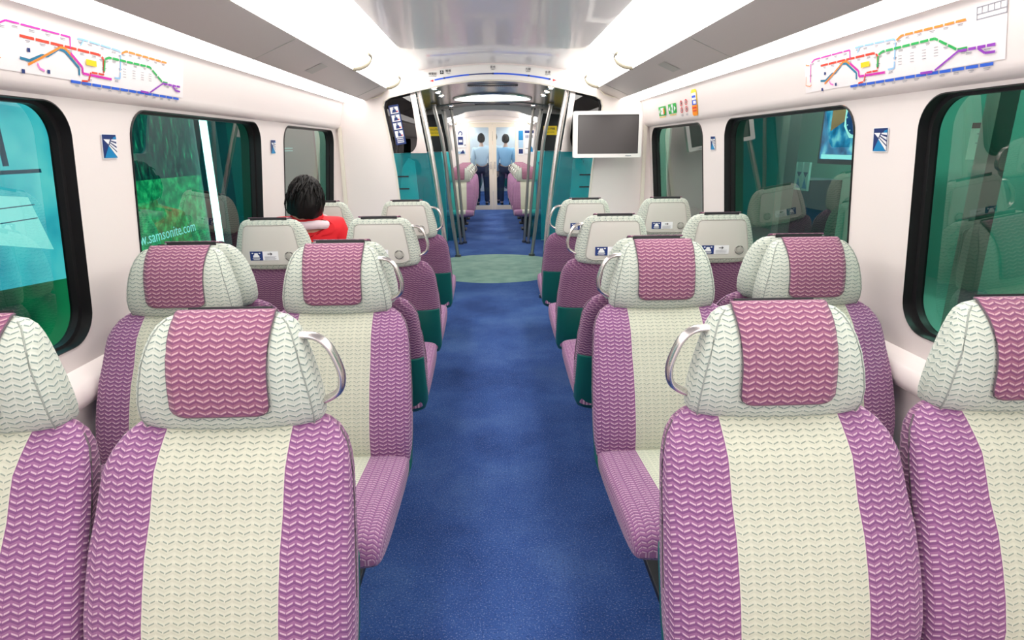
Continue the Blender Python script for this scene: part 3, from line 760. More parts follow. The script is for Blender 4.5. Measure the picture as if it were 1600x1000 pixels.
# ------------------------------------------------------------------ wall emblems
def emblem(s, y, z, w, label):
    o = empty('emblem_sticker', (s*(wx(z)-.002), y, z), label=label, cat='sticker', group='blue fan emblems on the window pillars')
    h = w*1.0
    def P(a, b, off):   # a: viewer's right 0..1, b: up 0..1 on the wall face
        yy = (a-.5)*w*(1 if s < 0 else -1); zz = (b-.5)*h
        return (s*(-off)-s*(1.4655-1.385)/.885*zz, yy, zz)
    m = MB()
    def pg(mi, pts, off): m.m = mi; m.poly([P(a, b, off) for a, b in pts])
    pg(2, [(-.06,-.05),(1.06,-.05),(1.06,1.03),(-.06,1.03)], .001)
    pg(0, [(0,0),(1,0),(1,1),(0,1)], .002)
    pg(1, [(.05,0),(.98,0),(.40,.53)], .003)
    pg(1, [(.70,.80),(1,.80),(1,.93),(.80,.90)], .003)
    pg(2, [(.05,.80),(.53,.80),(.38,.58)], .0035)
    for a, b, c_, d_ in (((.44,.56),(.40,.53),(1.0,.0),(1.0,.20)), ((.50,.63),(.46,.59),(1.0,.27),(1.0,.40)), ((.56,.71),(.53,.67),(1,.48),(1,.60)), ((.62,.80),(.58,.75),(1,.69),(1,.80))):
        pg(2, [a, b, c_, d_], .0035)
    m.build('emblem_face', [MT['emblem navy'], MT['emblem blue'], MT['label white']], o, smooth=False)
emblem(-1, 2.275, 1.435, .080, 'blue fan emblem on the left wall between the two nearest left windows')
emblem(-1, 3.945, 1.435, .080, 'blue fan emblem on the left wall by the head of the passenger in red')
emblem(1, 2.225, 1.435, .080, 'blue fan emblem on the right wall between the two nearest right windows')
emblem(1, 3.935, 1.435, .080, 'blue fan emblem on the right wall beside the narrow window')

# ------------------------------------------------------------------ route maps
NRM = Vector((-.155,0,-.027)).normalized()
def to_plane(px, py, s):
    p0 = Vector((s*1.342,0,1.63)); n = Vector((s*NRM.x,0,NRM.z)); return hit(px, py, p0+n*.003, n)
# coordinates of the map read in the right-hand crop (x = 1200+X/4, y = Y/4); kept as (along, up) on the panel
def rp(X, Y):
    p = to_plane(1200+X/4, Y/4, 1); a = Vector((1.342,0,1.63)); d = (Vector((1.315,0,1.785))-a).normalized()
    return (p.y, (Vector((p.x,0,p.z))-a).dot(d))
LINES = [
 ('map blue', 9, [(515,540),(1420,395)], 13), ('map red', 8, [(330,411),(660,332),(684,345),(686,440)], 7), ('map red', 6, [(686,440),(612,455),(600,510),(560,522)], 4),
 ('map teal', 8, [(330,506),(360,504),(400,462),(420,456),(465,398),(490,398),(553,456),(553,495)], 1), ('map orange', 7, [(355,524),(395,478),(470,388),(490,382),(560,436)], 1),
 ('map magenta', 5, [(266,515),(268,400),(290,372),(512,312),(514,380)], 5), ('map magenta', 8, [(514,395),(568,445),(570,478),(740,450)], 2), ('map pink', 6, [(385,505),(392,524),(410,530)], 1),
 ('map light blue', 6, [(545,300),(575,290),(790,243),(798,260),(790,425),(745,436)], 6), ('map light blue', 5, [(575,292),(560,330)], 1),
 ('map green', 8, [(686,420),(690,345),(715,322),(1045,240),(1185,310),(1258,296)], 11), ('map orange', 7, [(806,250),(835,222),(1250,118)], 7),
 ('map purple', 8, [(955,458),(1030,448)], 1), ('map purple', 6, [(1045,440),(1200,312)], 1), ('map purple', 8, [(1200,318),(1435,272)], 4), ('map purple', 7, [(1315,300),(1360,330),(1425,320)], 1),
 ('map orange', 3, [(244,400),(240,410),(262,410)], 1), ('map orange', 3, [(243,480),(240,535),(266,540),(275,530)], 1)]
def route_map(s, label):
    y0, y1 = 1.60, 2.75
    a = rp(236, 612)
    y1 = a[0]+.0
    o = empty('route_map', tuple(corn_pt(s, .5, (y0+y1)/2, .0)), label=label, cat='route map'); O = Vector(o.location)
    A = Vector((1.342,0,1.63)); D_ = (Vector((1.315,0,1.785))-A).normalized()
    ylo = rp(1478, 430)[0]; yhi = y1
    def fl(y): return y if s > 0 else (ylo+yhi-y)+.05      # on the left wall the map runs the other way so that it still reads left to right
    def P(y, t, off):
        p = A+D_*t+NRM*off; return Vector((s*p.x, fl(y), p.z))-O
    m = MB(); m.poly([P(ylo,.004,.002),P(yhi,.004,.002),P(yhi,.152,.002),P(ylo,.152,.002)]); m.build('map_sheet', MT['map paper'], o, smooth=False)
    mats = []; m = MB()
    def mi(n):
        if n not in mats: mats.append(n)
        return mats.index(n)
    for ix, (mn, w, pts, dash) in enumerate(LINES):
        P2 = [rp(*p) for p in pts]; w = w*.00095; off = .0035+ix*.00012
        L = sum(math.dist(p, q) for p, q in zip(P2, P2[1:])); acc = 0; seg = L/dash; m.m = mi(mn)
        for p, q in zip(P2, P2[1:]):
            l = math.dist(p, q); t = 0
            if l < 1e-5: continue
            d = ((q[0]-p[0])/l, (q[1]-p[1])/l); n = (-d[1]*w/2, d[0]*w/2)
            while t < l-1e-6:
                pos = (acc+t) % seg; gap = min(.006, seg*.15) if dash > 1 else 0
                end = min(l, t+(seg-gap-pos)) if pos < seg-gap-1e-6 else None
                if end is None: t = min(l, t+(seg-pos)+1e-6); continue
                x = (p[0]+d[0]*t, p[1]+d[1]*t); y = (p[0]+d[0]*end, p[1]+d[1]*end)
                m.poly([P(x[0]-n[0],x[1]-n[1],off),P(y[0]-n[0],y[1]-n[1],off),P(y[0]+n[0],y[1]+n[1],off),P(x[0]+n[0],x[1]+n[1],off)])
                t = end+1e-6
            acc += l
    LM = m; gi = mi('ink grey')
    m2 = MB(); c = [rp(584,392), rp(638,380), rp(640,412), rp(585,424)]; m2.poly([P(a_, b_, .006) for a_, b_ in c]); m2.build('legend_block', MT['yellow'], o, smooth=False)
    m = LM; m.m = gi; rnd = random.Random(3)
    def dash_txt(y, t, w, h): m.poly([P(y-w/2,t,.0035),P(y+w/2,t,.0035),P(y+w/2,t+h,.0035),P(y-w/2,t+h,.0035)])
    for mn, w, pts, dash in LINES:
        if dash < 4: continue
        P2 = [rp(*p) for p in pts]
        for p, q in zip(P2, P2[1:]):
            n = max(1, int(math.dist(p, q)/.055))
            for k in range(n):
                f = (k+.5)/n; y = p[0]+(q[0]-p[0])*f; t = p[1]+(q[1]-p[1])*f
                dash_txt(y, t-.010, .016+rnd.random()*.008, .0022); dash_txt(y, t-.0135, .012+rnd.random()*.012, .0012)
    for i in range(4):
        for j in range(4):
            c_ = rp(825+75*i, 350+18*j-18*i); dash_txt(c_[0], c_[1], .018, .0016)
    m.m = mi('label blue')
    for X, Y in ((357,460),(340,560),(425,528)):
        c_ = rp(X, Y); m.poly([P(c_[0]-.006,c_[1]-.005,.004),P(c_[0]+.006,c_[1]-.005,.004),P(c_[0]+.006,c_[1]+.006,.004),P(c_[0]-.006,c_[1]+.006,.004)])
    m.build('route_lines', [MT[n] for n in mats], o, smooth=False)
    return o
route_map(1, 'coloured railway route map on the right cornice above the windows')
route_map(-1, 'coloured railway route map on the left cornice above the windows')
# small seat-plan sticker, right cornice near the top corner
st = empty('carriage_plan_sticker', tuple(corn_pt(1,.8,1.56)), label='small grey outlined carriage plan sticker at the near end of the right cornice', cat='sticker'); O = Vector(st.location)
A_ = Vector((1.342,0,1.63)); D_ = (Vector((1.315,0,1.785))-A_).normalized()
def CP(s, y, t, off, O): p = A_+D_*t+NRM*off; return Vector((s*p.x, y, p.z))-O
cs = [to_plane(1200+X/4, Y/4, 1) for X, Y in ((1305,122),(1495,78),(1498,5),(1305,45))]
cy = [(p.y, (Vector((p.x,0,p.z))-A_).dot(D_)) for p in cs]
y_a, y_b = max(p[0] for p in cy), min(p[0] for p in cy); t_a, t_b = min(p[1] for p in cy), max(p[1] for p in cy)
m = MB()
def bar2(y0, y1, t0, t1): m.poly([CP(1,y0,t0,.003,O),CP(1,y1,t0,.003,O),CP(1,y1,t1,.003,O),CP(1,y0,t1,.003,O)])
bw = .003
bar2(y_a,y_b,t_a,t_a+bw); bar2(y_a,y_b,t_b-bw,t_b); bar2(y_a,y_a-bw,t_a,t_b); bar2(y_b,y_b+bw,t_a,t_b); bar2(y_a,y_b,t_a+.013,t_a+.013+bw)
for i in range(1,5): yy = y_a+(y_b-y_a)*i/5; bar2(yy,yy+bw,t_a+.015,t_b)
m.build('outline', MT['ink grey'], st, smooth=False)

# evacuation stickers
def sticker(s, y, t, w, h, name, label, fn, mats):
    o = empty(name, tuple(corn_pt(s, t/.1573, y)), label=label, cat='sticker'); O = Vector(o.location); m = MB()
    def q(mi, a0, a1, b0, b1, off=.003, pts=None):
        m.m = mi
        pts = pts or [(a0,b0),(a1,b0),(a1,b1),(a0,b1)]
        m.poly([CP(s, y+((a-.5)*w*(1 if s < 0 else -1)), t+(b-.5)*h, off, O) for a, b in pts])
    fn(q); m.build('sticker_face', [MT[n] for n in mats], o, smooth=False)
def g1(q): q(0,0,1,.15,1); q(1,.3,.72,.25,.88,.0045); q(2,.66,.84,.3,.8,.006); q(1,0,0,0,0,.006,[(.05,.57),(.2,.8),(.2,.34)]); q(0,.42,.5,.5,.65,.006); q(3,0,.9,0,.06)
def g2(q): q(0,0,1,.15,1); q(1,.40,.62,.2,.95,.0045); q(0,.46,.54,.45,.7,.006); q(1,0,0,0,0,.0045,[(.05,.57),(.25,.8),(.25,.34)]); q(1,0,0,0,0,.0045,[(.95,.57),(.75,.8),(.75,.34)]); q(3,.1,.9,0,.06)
def proh(q):
    for c in (.78,.38):
        for k in range(16):
            a, b = 2*math.pi*k/16, 2*math.pi*(k+1)/16
            q(0,0,0,0,0,.004,[(.5+.46*math.cos(a),c+.17*math.sin(a)),(.5+.46*math.cos(b),c+.17*math.sin(b)),(.5+.34*math.cos(b),c+.125*math.sin(b)),(.5+.34*math.cos(a),c+.125*math.sin(a))])
        q(1,.42,.6,c-.08,c+.08,.0035)
    q(2,.1,.9,.08,.11); q(2,.2,.85,.02,.045)
GM = ['green sign', 'label white', 'orange', 'yellow']; PM = ['red', 'ink', 'ink grey']
def yt(px, py, s):
    p = to_plane(px, py, s); return p.y, (Vector((p.x,0,p.z))-A_).dot(D_)
for s, lst in ((1, ((1035,175,'a'),(1050.5,171,'b'),(1065,169,'c'),(1072.5,167,'d'))), (-1, ((512,176,'b'),(526,179,'a'),(494,173,'c'),(501.5,174,'d')))):
    sd = 'right' if s > 0 else 'left'
    for px, py, k in lst:
        y, t = yt(px, py, s)
        if k == 'a': sticker(s, y, t, .20, .082, 'evacuation_sticker', f'green escape sticker with an orange flame mark on the {sd} cornice', g1, GM)
        if k == 'b': sticker(s, y, t, .20, .082, 'evacuation_sticker', f'green escape sticker with two white arrows on the {sd} cornice', g2, GM)
        if k in 'cd': sticker(s, y, t, .065, .115, 'prohibition_sticker', f'pair of red prohibition circles on the {sd} cornice, '+('beside the green stickers' if (k == 'c') == (s > 0) else 'farther from the green stickers'), proh, PM)
y, t = yt(1085, 160, 1)
def yel(q):
    q(0,0,0,0,0,.003,[(.05,.06),(.2,0),(.8,0),(.95,.06),(1,.5),(.97,.92),(.8,.99),(.2,.99),(.03,.92),(0,.5)])
    q(1,0,0,0,0,.004,[(.04,.06),(.2,.01),(.8,.01),(.96,.06),(.98,.40),(.02,.40)]); q(2,.12,.88,.60,.86,.0045); q(3,.1,.9,.41,.59,.0045); q(2,.35,.82,.45,.56,.006); q(3,.2,.8,.68,.76,.006); q(4,.15,.85,.28,.33,.006); q(4,.2,.85,.17,.21,.006)
sticker(1, y, t, .115, .17, 'ticket_notice', 'tall yellow and orange notice with a blue card picture on the right cornice', yel, ['yellow', 'orange', 'label white', 'line blue', 'red'])

# ------------------------------------------------------------------ outside the windows
sc.world = bpy.data.worlds.new('world'); sc.world.use_nodes = True
sc.world.node_tree.nodes['Background'].inputs[0].default_value = (.02,.05,.05,1); sc.world.node_tree.nodes['Background'].inputs[1].default_value = .6
def emis(name, fn, strength):
    m = mat(name, (0,0,0), .4, spec=.3); N = NT(m); c = fn(N); N.link(c, N.b.inputs['Emission Color']); N.b.inputs['Emission Strength'].default_value = strength
    return m
def foliage(N):
    tc = N.new('ShaderNodeTexCoord'); mp = N.new('ShaderNodeMapping'); N.link(tc.outputs['Object'], mp.inputs[0]); mp.inputs['Scale'].default_value = (1, 5, 1.6)
    a = N.noise(5, 6, mp.outputs[0], .7); b = N.noise(14, 5, tc.outputs['Object'], .7); sp = N.new('ShaderNodeSeparateXYZ'); N.link(tc.outputs['Object'], sp.inputs[0])
    up = N.m('GREATER_THAN', sp.outputs[2], 1.12)
    tree = N.ramp(a, [(.45, lin((4,34,40))), (.58, lin((8,84,72))), (.68, lin((50,170,120))), (.80, lin((140,235,180)))])
    grass = N.ramp(b, [(.3, lin((4,66,46))), (.5, lin((14,130,86))), (.7, lin((70,200,130)))])
    return N.mix(up, grass, tree)
FOL = emis('foliage advert', foliage, 1.15)
def cyan(N):
    tc = N.new('ShaderNodeTexCoord'); a = N.noise(2.5, 3, tc.outputs['Object']); sp = N.new('ShaderNodeSeparateXYZ'); N.link(tc.outputs['Object'], sp.inputs[0])
    up = N.m('GREATER_THAN', sp.outputs[2], N.m('ADD', .68, N.m('MULTIPLY', sp.outputs[1], -.08)))
    return N.mix(up, N.ramp(a, [(.35, lin((4,60,44))), (.6, lin((20,120,80)))]), N.ramp(a, [(.3, lin((30,150,190))), (.5, lin((90,200,226))), (.7, lin((150,225,240)))]))
CY = emis('cyan advert', cyan, .95)
mat('platform tube', (225,255,245), .4, emit=70); mat('tube glow', (235,248,255), .4, emit=3.5); mat('station dark', (20,44,44), .5); mat('station teal', (120,186,172), .4); mat('station wall', (150,180,172), .5)
mat('teal panel', (16,110,96), .35, emit=.18); mat('lightbox white', (190,225,240), .4, emit=.9); mat('lightbox dark', (30,80,120), .4, emit=.4)
XL = -2.45
def lightbox(y0, y1, z0, z1, face, label, x=XL, s=-1):
    o = empty('advert_lightbox', (x, (y0+y1)/2, z0), label=label, cat='advert')
    m = MB(); m.box((s*.06,0,(z1-z0)/2), (.10,y1-y0,z1-z0)); m.build('housing', MT['station dark'], o, smooth=False)
    m = MB(); yy = (y1-y0)/2-.03
    m.poly([(0,-yy,.03),(0,yy,.03),(0,yy,z1-z0-.03),(0,-yy,z1-z0-.03)]); f = m.build('advert_face', face, o, smooth=False)
    return o, f
o, f = lightbox(1.6,3.85,.1,2.3, CY, 'cyan backlit advert outside the nearest left window')
m = MB(); m.m = 0
m.poly([(.004,.08,.92),(.004,.62,.80),(.004,.52,1.09),(.004,.02,1.15)]); m.build('pale_cabinet', MT['lightbox white'], f, smooth=False)
m = MB()
for zz in (.98,1.05): m.box((.006,.30,zz), (.002,.5,.005))
m.box((.006,.15,1.22), (.004,1.0,.02)); m.box((.006,.42,1.55), (.004,.035,.6)); m.box((.006,.05,1.85), (.004,1.2,.012)); m.build('shelf_lines', MT['lightbox dark'], f, smooth=False)
o, f = lightbox(3.95,5.22,.1,2.3, FOL, 'green backlit foliage advert outside the second left window')
txt = text('www.samsonite.com', .115, frame_mtx((.006, -.60, .69), (0,1,0), (0,0,1)), MT['lightbox white'], 'web_address', f, align='LEFT')
tb = empty('fluorescent_tube', (XL+.03,5.30,.2), label='bright vertical tube light beside the foliage advert outside the second left window', cat='tube light')
m = MB(); m.tube([(0,0,0),(0,0,2.0)], .03, 12, bn=(0,1,0)); m.build('tube', MT['tube glow'], tb)
m = MB(); m.box((0,0,0), (.07,.07,.04)); m.box((0,0,2.0), (.07,.07,.04)); m.build('end_cap', MT['alloy dark'], tb, smooth=False)
ps = MB(); ps.box((XL+.03,5.52,1.15), (.10,.20,2.3)); tag(ps.build('station_post', MT['station dark'], smooth=False), 'dark post beside the tube light outside the second left window', 'post')
o, f = lightbox(5.72,8.6,.1,2.3, MT['teal panel'], 'plain teal lit panel beyond the dark post outside the left windows')
m = MB(); m.box((.01,-.2,1.33), (.004,1.3,.008)); m.box((.01,.1,1.30), (.004,.7,.006)); m.build('glint_lines', MT['lightbox white'], f, smooth=False)
for s in (-1, 1):
    m = MB(); xx = s*(2.62 if s < 0 else 5.0); m.box((xx, 6, 1.4), (.04, 24, 4)); tag(m.build('wall_station_left' if s < 0 else 'wall_station_right', MT['station dark' if s < 0 else 'station teal'], smooth=False), kind='structure')
m = MB(); m.box((3.3, 6, -.1), (3.4, 24, .1)); tag(m.build('floor_platform', MT['station wall'], smooth=False), kind='structure')
m = MB(); m.box((3.3, 6, 2.9), (3.4, 24, .1)); tag(m.build('ceiling_platform', MT['station dark'], smooth=False), kind='structure')
# platform screen posts and door glass on the right
for i, (y, w) in enumerate(((2.50,.07),(4.25,.10),(5.6,.10),(7.3,.12))):
    m = MB(); m.box((2.05, y, 1.06), (.08, w, 2.12)); m.box((2.05, y, 2.14), (.13, w+.06, .05)); b_ = m.build('screen_post', MT['brushed steel'], smooth=False)
    tag(b_, f'steel platform screen post outside the right windows, {nth[i]} from the near end', 'post', 'steel platform screen posts')
m = MB(); m.box((2.05, 5.4, 2.28), (.14, 8.0, .21)); m.build('x', MT['station dark'], smooth=False)
hd = bpy.data.objects['x']; hd.name = 'screen_header'; tag(hd, 'dark header beam running over the platform screen posts outside the right windows', 'beam')
m = MB(); m.box((1.975,2.35,2.02-.10), (.02,.55,.16)); sg = m.build('line_display', MT['ink'], smooth=False); sg.data.name = 'line_display'
tag(sg, 'dark display panel with a green mark at the top of the nearest right window', 'display')
m = MB(); m.box((1.962,2.45,1.93), (.006,.05,.05)); mat('green lamp', (40,230,90), .5, emit=2); m.build('green_mark', MT['green lamp'], sg, smooth=False)
# standing sign on the platform
ss = empty('stand_sign', (2.75,3.40,0), label='white notice board on a thin post outside the nearest right window', cat='sign')
m = MB(); m.tube([(0,0,0),(0,0,1.34)], .010, 8, bn=(0,1,0)); m.build('post', MT['steel'], ss)
m = MB(); m.tube([(0,0,0),(0,0,.015)], .16, 20, bn=(0,1,0)); m.build('base', MT['alloy dark'], ss)
rz = Matrix.Rotation(R(-35), 3, 'Z')
mat('board glow', (206,224,208), .5, emit=.15)
m = MB(); m.box((0,0,1.43), (.15,.02,.20), rz); bd = m.build('board', MT['board glow'], ss, smooth=False)
m = MB(); m.box(tuple(rz @ Vector((0,-.012,1.515))), (.15,.004,.03), rz)
m.m = 1
for k, zz in enumerate((1.47,1.445,1.42)): m.box(tuple(rz @ Vector((0,-.012,zz))), (.09-.02*(k % 2),.003,.006), rz)
m.build('board_print', [MT['station dark'], MT['ink grey']], bd, smooth=False)
# watch advert
def sea(N):
    a = N.noise(6, 5); return N.ramp(a, [(.35, lin((20,66,120))), (.55, lin((60,140,200))), (.7, lin((170,215,240)))])
WA = emis('blue advert', sea, 1.1)
wo = empty('advert_lightbox', (4.0,6.55,1.25), label='blue backlit wristwatch advert outside the middle right window', cat='advert')
m = MB(); m.box((.05,0,.42), (.08,1.9,.95)); m.build('housing', MT['station dark'], wo, smooth=False)
m = MB(); m.poly([(0,-.9,0),(0,.9,0),(0,.9,.85),(0,-.9,.85)]); wf = m.build('advert_face', WA, wo, smooth=False)
m = MB(); cy_, cz_ = .22, .46
def dsk(mb, r, off, n=10, sq=1.0): mb.poly([(off, cy_+r*math.cos(2*math.pi*(i+.5)/n)*sq, cz_+r*math.sin(2*math.pi*(i+.5)/n)) for i in range(n)])
m.m = 0; m.poly([(-.004,cy_+.50,cz_+.10),(-.004,cy_-.35,cz_+.36),(-.004,cy_-.40,cz_+.20),(-.004,cy_+.5,cz_-.14)]); m.m = 1; dsk(m, .24, -.008, 8); m.m = 2; dsk(m, .19, -.012, 24); m.m = 1; dsk(m,.06,-.016,16)
for k in range(12):
    a = 2*math.pi*k/12; p = Vector((-.016, cy_+.165*math.cos(a), cz_+.165*math.sin(a))); m.poly([p+Vector((0,-.008,-.008)), p+Vector((0,.008,-.008)), p+Vector((0,.008,.008)), p+Vector((0,-.008,.008))])
mat('watch strap', (200,120,90), .5, emit=.5); mat('watch steel', (220,232,240), .4, emit=.9); mat('watch dial', (30,60,130), .4, emit=.5)
m.build('watch_picture', [MT['watch strap'], MT['watch steel'], MT['watch dial']], wf, smooth=False)
m = MB(); m.box((-.006,0,.03), (.004,1.7,.05)); m.build('caption_band', MT['lightbox white'], wf, smooth=False)
# brochure stand with fan emblems
mat('leaflet paper', (214,222,220), .6)
bs = empty('brochure_stand', (3.1,5.85,0), label='stand of folded leaflets with blue fan emblems outside the middle right window', cat='stand')
m = MB(); m.box((0,0,.55), (.30,.5,1.1)); m.build('stand_body', MT['station dark'], bs, smooth=False)
for i in range(4):
    lf = MB(); yy = -.18+.12*i; lf.m = 0; lf.box((-.16,yy,1.13), (.02,.10,.26)); lf.m = 1
    lf.poly([(-.172,yy+.045,1.02),(-.172,yy-.045,1.02),(-.172,yy+.01,1.12)]); lf.m = 2; lf.poly([(-.172,yy+.045,1.17),(-.172,yy-.045,1.17),(-.172,yy,1.12)])
    lf.build('leaflet', [MT['leaflet paper'], MT['emblem blue'], MT['emblem navy']], bs, smooth=False)
# platform lights
for i, (y, x) in enumerate(((1.8,3.6),(4.6,3.6),(7.4,3.6))):
    o = empty('platform_light', (x, y, 2.80), label=f'ceiling tube light above the platform outside the right windows, {nth[i]} from the near end', cat='ceiling light', group='platform ceiling lights')
    m = MB(); m.box((0,0,0), (.16,1.3,.05)); m.build('housing', MT['alloy dark'], o, smooth=False)
    m = MB(); m.box((0,0,-.035), (.10,1.2,.02)); m.build('tube', MT['platform tube'], o, smooth=False)

# ------------------------------------------------------------------ people
def skinned(name, verts, edges, radii, material, parent, lv=2, root=0):
    me = bpy.data.meshes.new(name); me.from_pydata(verts, edges, []); me.materials.append(material)
    o = bpy.data.objects.new(name, me); C.objects.link(o); o.parent = parent
    sk = o.modifiers.new('skin', 'SKIN'); sk.use_smooth_shade = True
    if not me.skin_vertices: 
        bpy.context.view_layer.objects.active = o
        try: me.attributes
        except Exception: pass
    lay = me.skin_vertices[0].data if me.skin_vertices else None
    if lay is None: raise RuntimeError('no skin layer')
    for i, r in enumerate(radii):
        lay[i].radius = (r, r) if isinstance(r, (int, float)) else r
        lay[i].use_root = (i == root)
    ss = o.modifiers.new('subdivision', 'SUBSURF'); ss.levels = lv; ss.render_levels = lv
    return o
def head_mesh(cen, s, tilt):
    """face looks +y locally; returns MB"""
    rows = []; M_ = Euler(tilt).to_matrix()
    for i in range(1, 24):
        ph = math.pi*i/24; r = []
        for j in range(36):
            th = 2*math.pi*j/36; x = math.sin(ph)*math.cos(th)*.076; y = math.sin(ph)*math.sin(th)*.096; z = math.cos(ph)*.118
            if z < 0: x *= 1-.35*(-z/.118)**1.5; y = y*(1-.12*(-z/.118)) if y > 0 else y*(1-.45*(-z/.118))
            front = max(0, math.sin(th))**8*math.sin(ph)
            y += .020*front*math.exp(-((z+.028)/.022)**2)*math.exp(-(x/.014)**2)      # nose
            y -= .010*math.exp(-((z-.004)/.014)**2)*math.exp(-((abs(x)-.032)/.014)**2)*(y > 0)  # eye sockets
            y += .006*math.exp(-((z+.062)/.008)**2)*math.exp(-(x/.022)**2)*(y > 0)      # lips
            y += .008*math.exp(-((z+.100)/.014)**2)*math.exp(-(x/.022)**2)*(y > 0)      # chin
            r.append(Vector(cen)+M_ @ (Vector((x, y, z))*s))
        rows.append(r)
    return rows, M_
def head_parts(cen, s, tilt, parent, longhair, seedv=1):
    rows, M_ = head_mesh(cen, s, tilt); m = MB(); m.grid(rows, close=True); m.poly(rows[0]); m.poly(rows[-1])
    for sg in (-1, 1):   # ears
        er = []
        for i in range(1, 8):
            ph = math.pi*i/8; er.append([Vector(cen)+M_ @ (Vector((sg*(.074+.010*math.sin(ph)*math.cos(2*math.pi*j/10)), -.004+.018*math.sin(ph)*math.sin(2*math.pi*j/10), -.012+.032*math.cos(ph)))*s) for j in range(10)])
        m.grid(er, close=True)
    hd = m.build('head', MT['skin'], parent)
    mat_e = MT['label white']; e = MB()
    for sg in (-1, 1):
        c = Vector((sg*.032, .077, .004)); er = [[Vector(cen)+M_ @ ((c+Vector((.012*math.sin(math.pi*i/8)*math.cos(2*math.pi*j/10), .008*math.sin(math.pi*i/8)*math.sin(2*math.pi*j/10), .008*math.cos(math.pi*i/8))))*s) for j in range(10)] for i in range(1, 8)]
        e.grid(er, close=True)
    e.build('eyes', MT['ink'], hd)
    # hair: cap plus combed locks
    rnd = random.Random(seedv); h = MB(); hr = []
    for i in range(0, 19):
        ph = math.pi*(.02+.60*i/18); r = []
        for j in range(72):
            th = 2*math.pi*j/72; bk = .5-.5*math.sin(th)       # 1 at the back of the head
            ph2 = ph*(.62+.52*bk**.6) if not longhair else ph*(.64+.62*bk**.5)
            f = 1.15+.014*math.sin(j*5.1+math.sin(i*.6)*2)+.09*noise.noise(Vector((math.cos(th)*2.2, math.sin(th)*2.2, ph*1.6+seedv)))
            x = math.sin(ph2)*math.cos(th)*.076*f; y = math.sin(ph2)*math.sin(th)*.096*f; z = math.cos(ph2)*.118*f*.99
            if z < -.02: x *= 1-.18*(-z-.02)/.1; y *= 1-.25*(-z-.02)/.1 if y < 0 else 1
            r.append(Vector(cen)+M_ @ (Vector((x, y, z))*s))
        hr.append(r)
    h.grid(hr, close=True); h.poly(hr[0])
    for k in range(170):
        th = rnd.uniform(math.pi*.96, math.pi*2.04) if rnd.random() < .75 else rnd.uniform(0, 2*math.pi); a0 = rnd.uniform(.05, 1.0); L = rnd.uniform(.5, 1.15); tw = rnd.uniform(-.6, .5); pts = []; rad = []
        bk = .5-.5*math.sin(th); lim = (.62+.60*bk**.6)*math.pi*.63
        for q in range(8):
            ph = min(a0+L*q/7, lim); t2 = th+tw*q/7; f = 1.17+.05*math.sin(q*.7+k)+.05*rnd.random()*(q > 4)-.02*(q == 0)
            x = math.sin(ph)*math.cos(t2)*.076*f; y = math.sin(ph)*math.sin(t2)*.096*f; z = math.cos(ph)*.118*f-.0
            if z < -.02: x *= 1-.15*(-z-.02)/.1; y *= 1-.2*(-z-.02)/.1
            if a0+L*q/7 > lim: z -= (a0+L*q/7-lim)*.06
            pts.append(Vector(cen)+M_ @ (Vector((x, y, z))*s)); rad.append(max(.0008, .0055*s*(1-(q/7.2)**2)))
        h.tube(pts, rad, 5)
    return h.build('hair', MT['hair'], hd)
def hand(parent, wrist, dirv, up, s, side):
    d = Vector(dirv).normalized(); u = Vector(up).normalized(); x = d.cross(u).normalized()*side; u = x.cross(d).normalized()*side
    W = Vector(wrist); V = [W, W+d*.03*s, W+d*.075*s]; E = [(0,1),(1,2)]; Rr = [(.020*s,.016*s),(.030*s,.014*s),(.036*s,.013*s)]
    me = MB()
    def seg(pts, rad): me.tube(smoothpath(pts, 3), [rad*(1-.25*i/(3*(len(pts)-1))) for i in range(3*(len(pts)-1)+1)], 8)
    # palm
    pr = []
    for t, w, h in ((0,.024,.017),(.02,.030,.017),(.05,.040,.015),(.08,.042,.013),(.09,.038,.008)):
        pr.append([W+d*t*s+x*w*s*math.cos(2*math.pi*k/12)+u*h*s*math.sin(2*math.pi*k/12) for k in range(12)])
    me.grid(pr, close=True); me.poly(pr[0]); me.poly(pr[-1])
    for i, (off, L) in enumerate(((-.031,.058),(-.0105,.075),(.0105,.082),(.031,.074))):
        b = W+d*.082*s+x*off*s; pts = [b, b+d*L*.4*s-u*.006*s, b+d*L*.72*s-u*.020*s, b+d*L*.9*s-u*.036*s]; seg(pts, .0085*s)
    b = W+d*.028*s+x*.028*s; seg([b, b+d*.022*s+x*.022*s-u*.006*s, b+d*.048*s+x*.030*s-u*.012*s, b+d*.066*s+x*.026*s-u*.018*s], .0098*s)
    return me.build('hand', MT['skin'], parent)

